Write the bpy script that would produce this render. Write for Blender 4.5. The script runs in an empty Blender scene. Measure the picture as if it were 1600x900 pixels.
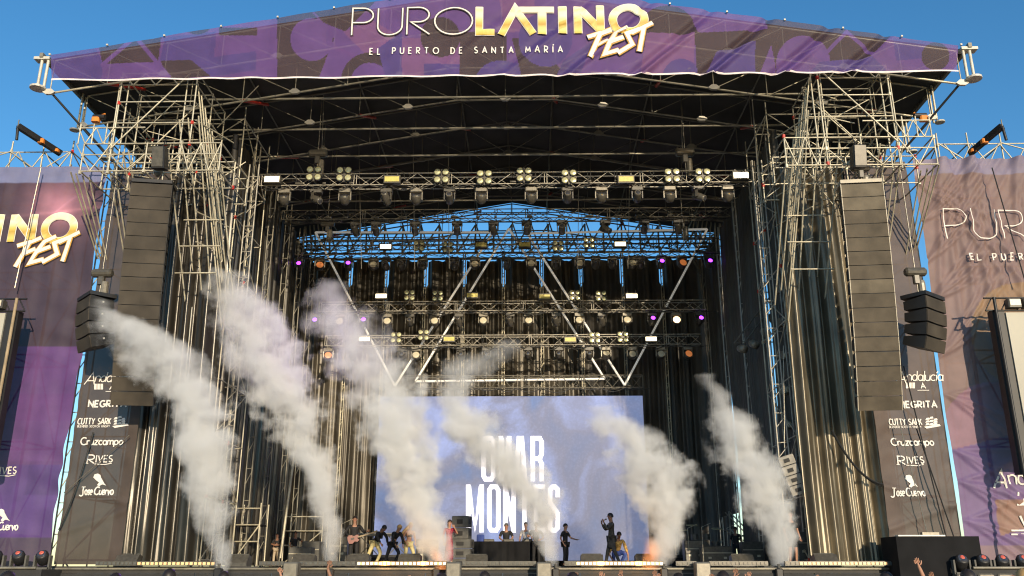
import bpy, math, random
import numpy as np
from mathutils import Vector, Matrix, Euler
sc = bpy.context.scene
C = sc.collection
R = math.radians
# ---------------------------------------------------------------- camera
CAM = Vector((0.87, 0.0, 1.9))
FPX, PITCH, YAW = 1379.0, R(17.7), R(1.1)
cam_d = bpy.data.cameras.new('camera'); cam = bpy.data.objects.new('camera', cam_d); C.objects.link(cam)
cam_d.sensor_width = 36; cam_d.lens = FPX / 1600 * 36; cam_d.clip_end = 3000; cam_d.clip_start = 0.1
cam.location = CAM; cam.rotation_euler = (math.pi / 2 + PITCH, 0, YAW)
sc.camera = cam
CM = Euler((math.pi / 2 + PITCH, 0, YAW)).to_matrix()
# ---------------------------------------------------------------- sky, sun, exposure
SUN_EL, SUN_AZ = R(11.5), R(17.0)      # the sun stands low behind the audience, to its right
world = bpy.data.worlds.new('World'); sc.world = world; world.use_nodes = True
wn = world.node_tree.nodes; wl = world.node_tree.links
bg = wn['Background']; sky = wn.new('ShaderNodeTexSky'); sky.sky_type = 'NISHITA'
sky.sun_disc = False; sky.sun_elevation = SUN_EL; sky.sun_rotation = math.pi - SUN_AZ
sky.air_density = 1.0; sky.dust_density = 0.3; sky.ozone_density = 3.0
hs = wn.new('ShaderNodeHueSaturation'); hs.inputs['Saturation'].default_value = 1.2; hs.inputs['Hue'].default_value = .497; hs.inputs['Value'].default_value = 1.62
wl.new(sky.outputs[0], hs.inputs['Color']); wl.new(hs.outputs[0], bg.inputs[0]); bg.inputs[1].default_value = 0.13
sun_d = bpy.data.lights.new('sun', 'SUN'); sun_d.energy = 4.6; sun_d.angle = R(0.5); sun_d.color = (1.0, 0.83, 0.60)
sun = bpy.data.objects.new('sun', sun_d); C.objects.link(sun)
to_sun = Vector((math.sin(SUN_AZ) * math.cos(SUN_EL), -math.cos(SUN_AZ) * math.cos(SUN_EL), math.sin(SUN_EL)))
sun.rotation_euler = to_sun.to_track_quat('Z', 'Y').to_euler(); sun.location = (20, -40, 30)
vs = sc.view_settings; vs.view_transform = 'Standard'; vs.look = 'None'; vs.exposure = 0.0; vs.gamma = 1.0
sc.cycles.volume_bounces = 4; sc.cycles.max_bounces = 6; sc.cycles.diffuse_bounces = 2; sc.cycles.glossy_bounces = 2
sc.cycles.transparent_max_bounces = 8; sc.cycles.use_denoising = True
sc.cycles.volume_max_steps = 256; sc.cycles.pixel_filter_type = 'BLACKMAN_HARRIS'; sc.cycles.filter_width = 1.15
# ---------------------------------------------------------------- helpers
def W(px, py, Y):
    """the point of the vertical plane y = Y that the photograph shows at (px, py)"""
    d = CM @ Vector(((px - 800) / FPX, (450 - py) / FPX, -1.0))
    return CAM + d * ((Y - CAM.y) / d.y)
X3 = Matrix.Identity(4)
WMAT = {}
def T(x, y, z): return Matrix.Translation((x, y, z))
def RX(a): return Matrix.Rotation(a, 4, 'X')
def RY(a): return Matrix.Rotation(a, 4, 'Y')
def RZ(a): return Matrix.Rotation(a, 4, 'Z')
def S(x, y, z): return Matrix.Diagonal((x, y, z, 1))
def tag(o, label=None, cat=None, group=None, kind=None):
    if label: o['label'] = label
    if cat: o['category'] = cat
    if group: o['group'] = group
    if kind: o['kind'] = kind
    return o
def link(name, data, M=None, parent=None):
    o = bpy.data.objects.new(name, data); C.objects.link(o)
    M = M if M is not None else (WMAT[parent.name] if parent is not None else X3)
    if parent is not None:
        o.parent = parent; o.matrix_basis = WMAT[parent.name].inverted() @ M
    else: o.matrix_basis = M
    WMAT[o.name] = M.copy()
    return o
def empty(name, loc, label, cat, group=None, rz=0.0):
    M = T(*loc) @ RZ(rz)
    o = link(name, None, M); o.empty_display_size = .2
    return tag(o, label, cat, group)
# ---- materials
def rgbn(c): return (c[0], c[1], c[2], 1)
def mat(name, col, rough=.6, metal=0.0, var=.18, scale=3.0, spec=.5, emis=None, es=0.0, bump=0.0, trans=0.0, attr=None, coat=0.0):
    m = bpy.data.materials.new(name); m.use_nodes = True; nt = m.node_tree; b = nt.nodes['Principled BSDF']; L = nt.links
    b.inputs['Roughness'].default_value = rough; b.inputs['Metallic'].default_value = metal
    b.inputs['Specular IOR Level'].default_value = spec; b.inputs['Coat Weight'].default_value = coat
    g = nt.nodes.new('ShaderNodeNewGeometry')
    n = nt.nodes.new('ShaderNodeTexNoise'); n.inputs['Scale'].default_value = scale; n.inputs['Detail'].default_value = 4.0
    L.new(g.outputs['Position'], n.inputs['Vector'])
    mx = nt.nodes.new('ShaderNodeMix'); mx.data_type = 'RGBA'; mx.blend_type = 'MULTIPLY'; mx.inputs[0].default_value = 1.0
    rp = nt.nodes.new('ShaderNodeMapRange'); rp.inputs[1].default_value = .3; rp.inputs[2].default_value = .7
    rp.inputs[3].default_value = 1 - var; rp.inputs[4].default_value = 1 + var
    L.new(n.outputs[0], rp.inputs[0]); L.new(rp.outputs[0], mx.inputs[7])
    if attr:
        a = nt.nodes.new('ShaderNodeAttribute'); a.attribute_name = attr; L.new(a.outputs['Color'], mx.inputs[6])
    else: mx.inputs[6].default_value = rgbn(col)
    L.new(mx.outputs[2], b.inputs['Base Color'])
    if emis: b.inputs['Emission Color'].default_value = rgbn(emis); b.inputs['Emission Strength'].default_value = es
    if bump:
        bp = nt.nodes.new('ShaderNodeBump'); bp.inputs['Strength'].default_value = bump; bp.inputs['Distance'].default_value = .03
        L.new(n.outputs[0], bp.inputs['Height']); L.new(bp.outputs[0], b.inputs['Normal'])
    if trans:
        o = nt.nodes['Material Output']; ms = nt.nodes.new('ShaderNodeMixShader'); tr = nt.nodes.new('ShaderNodeBsdfTransparent')
        ms.inputs[0].default_value = trans; L.new(b.outputs[0], ms.inputs[1]); L.new(tr.outputs[0], ms.inputs[2]); L.new(ms.outputs[0], o.inputs['Surface'])
    return m
MAT = dict(
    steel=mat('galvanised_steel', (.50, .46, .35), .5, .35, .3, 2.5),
    steel_dk=mat('dark_steel', (.22, .205, .165), .55, .3, .3, 2.5),
    alu_dk=mat('blackened_truss', (.16, .148, .12), .45, .5, .3, 4),
    alu=mat('aluminium_truss', (.36, .335, .28), .42, .25, .25, 4),
    roof=mat('corrugated_dark_sheet', (.08, .076, .07), .6, .2, .25, .6),
    rooftop=mat('roof_top_sheet', (.30, .30, .29), .5, .2),
    plate=mat('bright_gusset', (.58, .55, .47), .5, .1),
    red=mat('red_paint', (.50, .03, .018), .5), orange=mat('orange_sling', (.75, .24, .03), .6),
    black=mat('black_paint', (.014, .014, .015), .5, 0, .3), blackm=mat('matt_black_cloth', (.012, .012, .013), .9, 0, .3, 1.5, .2),
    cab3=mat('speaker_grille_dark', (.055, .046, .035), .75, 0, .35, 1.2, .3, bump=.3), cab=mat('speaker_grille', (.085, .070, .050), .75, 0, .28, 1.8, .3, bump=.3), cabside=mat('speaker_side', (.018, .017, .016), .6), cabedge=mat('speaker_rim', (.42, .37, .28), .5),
    fix=mat('fixture_black', (.085, .078, .064), .38, .1, .25, 9), fixg=mat('fixture_grey', (.21, .19, .15), .4, .2, .2, 9),
    lens=mat('pale_lens', (.62, .57, .42), .28, 0, .1, 20, .8), lensdk=mat('dark_lens', (.05, .05, .055), .08, 0, .2, 20, 1.0, coat=1),  # the pale lens colour is the sun's reflection painted on unlit glass
    lensor=mat('amber_lens', (.75, .30, .12), .3, 0, .1, 20, .6, (1, .30, .08), .35),
    lenshot=mat('lit_amber_lens', (.8, .5, .3), .3, 0, .1, 20, .6, (1, .62, .30), 5.0),
    lenspu=mat('lit_violet_lens', (.3, .08, .6), .3, 0, .1, 20, .6, (.28, .03, 1), 8.0),
    blind=mat('blinder_reflector', (.60, .58, .34), .2, .4, .25, 30),
    strobe=mat('lit_strobe', (.8, .75, .6), .4, 0, .1, 20, .5, (1, .82, .52), 5.0), strobed=mat('strobe_off', (.62, .54, .15), .45, 0, .15, 8),
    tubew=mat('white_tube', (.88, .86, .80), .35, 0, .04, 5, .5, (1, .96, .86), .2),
    redled=mat('red_led', (.5, .02, .02), .4, 0, .1, 5, .5, (1, .03, .04), 6),
    cellon=mat('lit_led_cell', (.8, .6, .3), .4, 0, .1, 9, .5, (1, .60, .22), 4.0), cellam=mat('amber_led_cell', (.8, .5, .25), .4, 0, .1, 9, .5, (1, .55, .2), .7), celloff=mat('unlit_led_cell', (.09, .09, .085), .2, 0, .2, 9, .8),
    deck=mat('stage_deck', (.035, .033, .03), .7), fascia=mat('stage_fascia', (.03, .03, .03), .8), ply=mat('bare_timber', (.34, .26, .16), .7),
    grey=mat('grey_case', (.10, .098, .088), .7, 0, .25, 5), white=mat('white_plastic', (.7, .68, .62), .5),
    cable=mat('black_cable', (.012, .012, .012), .6), chain=mat('hoist_chain', (.35, .32, .26), .4, .8),
    satin=mat('black_satin_sunlit', (.15, .128, .088), .38, .45, .35, .8, .8), satinl=mat('black_satin', (.040, .035, .027), .30, .5, .35, .8, .8), printb=mat('printed_side_mesh', None, .62, 0, .12, 2.0, .35, trans=.02, attr='Col', bump=.25), drape=mat('charcoal_drape', (.060, .054, .045), .62, 0, .25, .8, .7), drape_sunlit=mat('sunlit_charcoal_drape', (.085, .075, .058), .45, .45, .25, .8, .6),
    leaf=mat('tree_leaf', (.10, .12, .025), .7, 0, .5, 2), bark=mat('tree_bark', (.12, .09, .06), .9),
    ground=mat('trodden_earth', (.16, .13, .09), .95, 0, .3, .3),
    print=mat('printed_mesh', None, .62, 0, .10, 2.0, .35, trans=.27, attr='Col'),
    printp=mat('printed_panel', None, .62, 0, .12, 2.0, .35, trans=.03, attr='Col'),
    ink=mat('white_print', (.78, .74, .68), .6, 0, .06, 4), inkgold=mat('gold_print', None, .5, 0, .05, 4, attr='Col'), inkor=mat('ochre_print', (.62, .34, .05), .55, 0, .1, 4),
    inkdk=mat('dark_outline_print', (.03, .02, .02), .7), guitar=mat('deep_red_lacquer', (.16, .015, .012), .25), cab2=mat('speaker_grille_pale', (.125, .105, .075), .75, 0, .3, 1.8, .3, bump=.3), hem=mat('white_hem', (.75, .66, .66), .6),
    skin=mat('skin', (.42, .22, .14), .55, 0, .1, 9), skind=mat('tanned_skin', (.30, .15, .09), .55, 0, .1, 9), hair=mat('dark_hair', (.02, .014, .01), .5), blonde=mat('blonde_hair', (.42, .26, .10), .5),
    clblack=mat('black_clothes', (.018, .017, .018), .8), clgrey=mat('charcoal_clothes', (.075, .068, .06), .8, 0, .3, 6), clred=mat('red_sequin_dress', (.30, .02, .045), .5, 0, .6, 30), clteal=mat('teal_shirt', (.12, .32, .34), .8),
    clwhite=mat('white_patterned_shirt', (.6, .57, .55), .8, 0, .5, 12), clgold=mat('gold_print_cloth', (.60, .36, .10), .7, 0, .6, 14), clbeige=mat('beige_trousers', (.45, .36, .25), .8), clyel=mat('pale_yellow_legging', (.62, .52, .25), .7),
    shoe=mat('shoe', (.03, .03, .03), .6), clblue=mat('blue_cloth', (.06, .10, .35), .8))
# ---- mesh data
def mk(name, verts, faces, m=None, smooth=False):
    me = bpy.data.meshes.new(name); me.from_pydata([tuple(v) for v in verts], [], faces)
    if m is not None:
        for q in (m if isinstance(m, (list, tuple)) else [m]): me.materials.append(MAT[q] if isinstance(q, str) else q)
    if smooth: me.polygons.foreach_set('use_smooth', [True] * len(me.polygons))
    return me
class MB:
    def __init__(s): s.v, s.f = [], []
    def add(s, v, f, M=None):
        b = len(s.v); s.v += [(M @ Vector(p)) if M is not None else Vector(p) for p in v]; s.f += [tuple(b + i for i in q) for q in f]; return s
    def box(s, cx, cy, cz, sx, sy, sz, M=None, bev=0.0):
        x, y, z = sx / 2, sy / 2, sz / 2
        if bev:   # chamfer the vertical and top edges
            b = bev; ring = [(-x + b, -y), (x - b, -y), (x, -y + b), (x, y - b), (x - b, y), (-x + b, y), (-x, y - b), (-x, -y + b)]
            v = [(cx + p, cy + q, cz - z) for p, q in ring] + [(cx + p, cy + q, cz + z - b) for p, q in ring]
            v += [(cx + p * (1 - b / x), cy + q * (1 - b / y), cz + z) for p, q in ring]
            f = [tuple(range(7, -1, -1)), tuple(range(16, 24))]
            for l in (0, 8): f += [(l + i, l + (i + 1) % 8, l + 8 + (i + 1) % 8, l + 8 + i) for i in range(8)]
            return s.add(v, f, M)
        v = [(cx + a * x, cy + b * y, cz + c * z) for a in (-1, 1) for b in (-1, 1) for c in (-1, 1)]
        return s.add(v, [(0, 1, 3, 2), (4, 6, 7, 5), (0, 4, 5, 1), (2, 3, 7, 6), (0, 2, 6, 4), (1, 5, 7, 3)], M)
    def lathe(s, prof, n=14, M=None):
        """prof: (r, z) pairs turned about local Z"""
        v = [(r * math.cos(2 * math.pi * k / n), r * math.sin(2 * math.pi * k / n), z) for r, z in prof for k in range(n)]
        f = [(i * n + k, i * n + (k + 1) % n, (i + 1) * n + (k + 1) % n, (i + 1) * n + k) for i in range(len(prof) - 1) for k in range(n)]
        f += [tuple(range(n - 1, -1, -1)), tuple((len(prof) - 1) * n + k for k in range(n))]
        return s.add(v, f, M)
    def bar(s, a, b, r, n=6):
        a, b = Vector(a), Vector(b); d = b - a
        return s.lathe([(r, 0), (r, d.length)], n, T(*a) @ d.to_track_quat('Z', 'Y').to_matrix().to_4x4())
    def prism(s, pts, y0, y1, M=None):
        n = len(pts); v = [(x, y0, z) for x, z in pts] + [(x, y1, z) for x, z in pts]
        f = [tuple(range(n)), tuple(range(2 * n - 1, n - 1, -1))] + [(i, i + n, (i + 1) % n + n, (i + 1) % n) for i in range(n)]
        return s.add(v, f, M)
    def mesh(s, name, m, smooth=False): return mk(name, s.v, s.f, m, smooth)
    def build(s, name, m, parent=None, M=None, smooth=False): return link(name, s.mesh(name, m, smooth), M, parent)
UC = {}
def unit_cyl(m, n):
    k = (m, n)
    if k not in UC:
        me = MB().lathe([(1, 0), (1, 1)], n).mesh('tube', m); 
        for i, p in enumerate(me.polygons): p.use_smooth = i < n
        UC[k] = me
    return UC[k]
def tube(name, a, b, r, m, parent, n=8):
    a, b = Vector(a), Vector(b); d = b - a
    M = T(*a) @ d.to_track_quat('Z', 'Y').to_matrix().to_4x4() @ S(r, r, max(d.length, 1e-4))
    return link(name, unit_cyl(m, n), M, parent)
# ---- things copied from a list of parts
def make(spec, name, loc, label, cat, group=None, rz=0.0, M0=None):
    """spec: (part name, mesh, matrix, [(sub-part name, mesh, matrix)])"""
    root = empty(name, loc, label, cat, group, rz); B = WMAT[root.name] @ (M0 if M0 is not None else X3)
    for pn, me, M, subs in spec:
        p = link(pn, me, B @ M, root)
        for sn, sm, SM in subs: link(sn, sm, B @ M @ SM, p)
    return root
ORD = 'first second third fourth fifth sixth seventh eighth ninth tenth eleventh twelfth thirteenth fourteenth fifteenth sixteenth seventeenth eighteenth nineteenth twentieth'.split()
# ---------------------------------------------------------------- fabrics
def inv_proj(x, y, z):
    """photograph pixels of world points, used only to read the print design off the photograph"""
    A = np.array(CM); d = np.stack([x - CAM.x, y - CAM.y, z - CAM.z], -1) @ A
    return 800 + FPX * d[..., 0] / -d[..., 2], 450 - FPX * d[..., 1] / -d[..., 2]
def snoise(x, z, seed, n=6, f0=.3, f1=1.6):
    r = np.random.RandomState(seed); o = 0
    for i in range(n):
        f = f0 * (f1 / f0) ** (i / max(n - 1, 1)); a = r.uniform(0, 6.28); ph = r.uniform(0, 6.28)
        o = o + np.sin((x * math.cos(a) + z * math.sin(a)) * f * 6.28 + ph) / (1 + i * .5)
    return o / 2.5
def sheet(name, x0, x1, z0, z1, Y, nx, nz, m, disp=None, col=None, parent=None, axis='x', org=None):
    """a cloth: x0..x1 wide, z0..z1 high (z1, x0, x1 may be functions), displaced along its normal; axis 'y' makes a side wall at x = Y"""
    u, v = np.meshgrid(np.linspace(0, 1, nx + 1), np.linspace(0, 1, nz + 1))
    xa = x0(v) if callable(x0) else x0; xb = x1(v) if callable(x1) else x1
    x = xa + (xb - xa) * u
    za = z0(x) if callable(z0) else z0; zb = z1(x) if callable(z1) else z1
    z = za + (zb - za) * v
    d = disp(x, z) if disp else 0 * x
    y = Y - d
    P = np.stack([x, y, z] if axis == 'x' else [Y + d, x, z], -1)
    M = T(*org) if org else (WMAT[parent.name] if parent is not None else T((np.min(x) + np.max(x)) / 2, Y, np.min(z)) if axis == 'x' else T(Y, (np.min(x) + np.max(x)) / 2, np.min(z)))
    off = np.array(M.translation); P = P - off
    me = bpy.data.meshes.new(name); nv = (nx + 1) * (nz + 1)
    i = np.arange(nv).reshape(nz + 1, nx + 1)
    q = np.stack([i[:-1, :-1], i[:-1, 1:], i[1:, 1:], i[1:, :-1]], -1).reshape(-1)
    nf = nx * nz
    me.vertices.add(nv); me.vertices.foreach_set('co', P.reshape(-1).astype(np.float32))
    me.loops.add(nf * 4); me.loops.foreach_set('vertex_index', q.astype(np.int32))
    me.polygons.add(nf); me.polygons.foreach_set('loop_start', np.arange(nf, dtype=np.int32) * 4); me.polygons.foreach_set('loop_total', np.full(nf, 4, np.int32))
    me.update(calc_edges=True); me.polygons.foreach_set('use_smooth', np.ones(nf, bool)); me.materials.append(MAT[m])
    if col is not None:
        c = col(x, y, z); ca = me.color_attributes.new('Col', 'FLOAT_COLOR', 'POINT')
        ca.data.foreach_set('color', np.concatenate([c, np.ones(c.shape[:-1] + (1,))], -1).reshape(-1).astype(np.float32))
    return link(name, me, M, parent)
# ---------------------------------------------------------------- stroke lettering
def arc(cx, cy, rx, ry, a0, a1, n=14): return [(cx + rx * math.cos(R(a0 + (a1 - a0) * i / n)), cy + ry * math.sin(R(a0 + (a1 - a0) * i / n))) for i in range(n + 1)]
G = {
 'A': (.8, [[(0, 0), (.4, 1), (.8, 0)], [(.14, .32), (.66, .32)]]), 'B': (.6, [[(0, 0), (0, 1), (.3, 1)] + arc(.3, .76, .25, .24, 90, -90) + [(0, .52)], arc(.3, .26, .3, .26, 90, -90) + [(0, 0)]]),
 'C': (.7, [arc(.42, .5, .42, .5, 50, 310)]), 'D': (.65, [[(0, 0), (0, 1), (.25, 1)] + arc(.25, .5, .42, .5, 90, -90) + [(0, 0)]]), 'E': (.52, [[(.52, 1), (0, 1), (0, 0), (.52, 0)], [(0, .5), (.45, .5)]]),
 'F': (.5, [[(.5, 1), (0, 1), (0, 0)], [(0, .5), (.42, .5)]]), 'G': (.75, [arc(.42, .5, .42, .5, 50, 340) + [(.8, .45), (.45, .45)]]), 'I': (.08, [[(.04, 0), (.04, 1)]]), 'J': (.4, [[(.38, 1), (.38, .25)] + arc(.19, .25, .19, .25, 0, -150)]),
 'K': (.6, [[(0, 0), (0, 1)], [(.58, 1), (0, .42)], [(.2, .6), (.6, 0)]]), 'L': (.48, [[(0, 1), (0, 0), (.48, 0)]]), 'M': (.85, [[(0, 0), (.08, 1), (.42, .3), (.77, 1), (.85, 0)]]), 'N': (.7, [[(0, 0), (0, 1), (.7, 0), (.7, 1)]]),
 'O': (1.0, [arc(.5, .5, .5, .5, 90, 450, 28)]), 'P': (.55, [[(0, 0), (0, 1), (.28, 1)] + arc(.28, .73, .27, .27, 90, -90) + [(0, .46)]]), 'R': (.6, [[(0, 0), (0, 1), (.3, 1)] + arc(.3, .73, .28, .27, 90, -90) + [(.1, .46), (.6, 0)]]),
 'S': (.55, [arc(.28, .74, .25, .26, 40, 200, 10) + [(.12, .56), (.42, .44)] + arc(.28, .26, .26, .26, 20, -150, 10)]), 'T': (.65, [[(0, 1), (.65, 1)], [(.325, 1), (.325, 0)]]), 'U': (.65, [[(0, 1), (0, .33)] + arc(.325, .33, .325, .33, 180, 360) + [(.65, 1)]]),
 'V': (.7, [[(0, 1), (.35, 0), (.7, 1)]]), 'Y': (.65, [[(0, 1), (.33, .5), (.65, 1)], [(.33, .5), (.33, 0)]]), 'W': (1, [[(0, 1), (.25, 0), (.5, 1), (.75, 0), (1, 1)]]), 'H': (.6, [[(0, 0), (0, 1)], [(.6, 0), (.6, 1)], [(0, .5), (.6, .5)]]),
 'Í': (.08, [[(.04, 0), (.04, 1)], [(.02, 1.14), (.2, 1.34)]]), ' ': (.45, []),
 'a': (.48, [arc(.23, .3, .22, .3, 0, 360, 16), [(.46, .6), (.46, 0), (.52, 0)]]), 'c': (.42, [arc(.25, .3, .24, .3, 45, 315)]), 'd': (.5, [arc(.23, .3, .22, .3, 0, 360, 16), [(.46, 1.0), (.46, 0)]]),
 'e': (.46, [[(.03, .3), (.45, .32)] + arc(.23, .3, .22, .3, 10, 315)]), 'l': (.1, [[(.05, 1), (.05, 0), (.12, 0)]]), 'm': (.72, [[(0, 0), (0, .6)], arc(.17, .4, .17, .2, 180, 0, 8) + [(.34, 0)], arc(.52, .4, .18, .2, 180, 0, 8) + [(.7, 0)]]),
 'n': (.44, [[(0, 0), (0, .6)], arc(.21, .38, .21, .22, 180, 0, 8) + [(.42, 0)]]), 'o': (.5, [arc(.25, .3, .23, .3, 0, 360, 18)]), 'p': (.5, [[(0, -.3), (0, .6)], arc(.25, .3, .23, .3, 180, 540, 16)]),
 'r': (.3, [[(0, 0), (0, .6)], [(0, .4), (.12, .56), (.3, .58)]]), 's': (.38, [[(.36, .52), (.2, .6), (.04, .48), (.12, .34), (.32, .26), (.34, .1), (.18, 0), (0, .08)]]), 'u': (.44, [[(0, .6), (0, .2)] + arc(.2, .2, .2, .2, 180, 360, 8) + [(.42, .6), (.42, 0)]]),
 'v': (.42, [[(0, .6), (.2, 0), (.42, .6)]]), 'z': (.4, [[(0, .6), (.4, .6), (0, 0), (.4, 0)]]), 'í': (.12, [[(.06, 0), (.06, .6)], [(.04, .78), (.18, .95)]]), 't': (.3, [[(.1, .9), (.1, 0), (.25, 0)], [(0, .6), (.28, .6)]]),
}
def ribbon(pts, w, closed):
    P = [Vector(p) for p in pts]
    Q = [P[0]]
    for p in P[1:]:
        if (p - Q[-1]).length > 1e-5: Q.append(p)
    P = Q; n = len(P); out = []
    if closed and (P[0] - P[-1]).length < 1e-4: P = P[:-1]; n -= 1
    for i in range(n):
        a = P[i - 1] if (i > 0 or closed) else P[i]; b = P[(i + 1) % n] if (i < n - 1 or closed) else P[i]
        d1 = (P[i] - a); d2 = (b - P[i])
        d1 = d1.normalized() if d1.length > 0 else d2.normalized(); d2 = d2.normalized() if d2.length > 0 else d1
        t = (d1 + d2); t = t.normalized() if t.length > 1e-3 else d1
        nr = Vector((-t.y, t.x)); k = 1 / max(.45, abs(nr.dot(Vector((-d1.y, d1.x)))))
        ex = Vector((0, 0))
        if not closed and i == 0: ex = -d1 * 0
        out.append((P[i] + nr * w / 2 * k + ex, P[i] - nr * w / 2 * k + ex))
    return out
def letters(text, Wd=None, x0=0, y0=0, h=1.0, w=.1, track=.18, sx=1.0, slant=0.0, serif=0.0, split=False):
    """stroke lettering as ribbons in the plane of the sign: list of letters, each a list of (left, right) chains"""
    res = []; x = 0.0
    for ch in text:
        gw, strokes = G.get(ch, G[' '])
        L = []
        for st in strokes:
            cl = len(st) > 12 and (Vector(st[0]) - Vector(st[-1])).length < 1e-3
            pts = [((p[0] * sx + x) * h + slant * p[1] * h, p[1] * h) for p in st]
            # refine long segments so that the print follows the cloth
            rp = [pts[0]]
            for q in pts[1:]:
                k = max(1, int(math.dist(rp[-1], q) / (.16 * h + .03)))
                p0 = rp[-1]; rp += [(p0[0] + (q[0] - p0[0]) * j / k, p0[1] + (q[1] - p0[1]) * j / k) for j in range(1, k + 1)]
            L.append((rp, w, cl))
            if serif:
                for e, o in ((st[0], st[1]), (st[-1], st[-2])):
                    if not cl and abs(e[0] - o[0]) < .25 and (e[1] < .02 or e[1] > .98):
                        ex, ey = (e[0] * sx + x) * h + slant * e[1] * h, e[1] * h
                        L.append(([(ex - serif * h, ey), (ex + serif * h, ey)], w * .5, False))
        res.append(L); x += gw * sx + track
    tw = (x - track) * h
    k = 1.0 if Wd is None else Wd / tw
    out = [[([(p[0] * k + x0, p[1] + y0) for p in pts], ww, cl) for pts, ww, cl in L] for L in res]
    return out
def print_mesh(chains, fy, off, name, m, org, colf=None, grow=0.0, axis='x'):
    """ribbons laid on the cloth whose front is at y = fy(x, z)"""
    V, F, Cc = [], [], []
    for k, (pts, w, cl) in enumerate(chains):
        R2 = ribbon(pts, w + grow, cl); b = len(V)
        for a, c in R2:
            for q in (a, c):
                yy = float(fy(np.array(q[0]), np.array(q[1]))) - off - .002 * (k % 5)
                V.append((q[0] - org[0], yy - org[1], q[1] - org[2]))
        n = len(R2)
        for i in range(n if cl else n - 1):
            j = (i + 1) % n; F.append((b + 2 * i, b + 2 * i + 1, b + 2 * j + 1, b + 2 * j))
    me = mk(name, V, F, m)
    if colf:
        ca = me.color_attributes.new('Col', 'FLOAT_COLOR', 'POINT')
        for i, v in enumerate(V): ca.data[i].color = (*colf(v[2] + org[2]), 1)
    return me
def print_poly(polys, fy, off, name, m, org):
    V, F = [], []
    for k, pts in enumerate(polys):
        b = len(V)
        for q in pts:
            yy = float(fy(np.array(q[0]), np.array(q[1]))) - off - .002 * (k % 5)
            V.append((q[0] - org[0], yy - org[1], q[1] - org[2]))
        F.append(tuple(b + i for i in range(len(pts))))
    return mk(name, V, F, m)
def N(nt, typ, **kw):
    n = nt.nodes.new(typ)
    for k, v in kw.items():
        if k.startswith('i_'):
            n.inputs[int(k[2:])].default_value = v
        else: setattr(n, k, v)
    return n
def M_(nt, op, a, b=None, c=None, clamp=False):
    n = nt.nodes.new('ShaderNodeMath'); n.operation = op; n.use_clamp = clamp
    for i, v in enumerate((a, b, c)):
        if v is None: continue
        if isinstance(v, (int, float)): n.inputs[i].default_value = v
        else: nt.links.new(v, n.inputs[i])
    return n.outputs[0]
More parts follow.
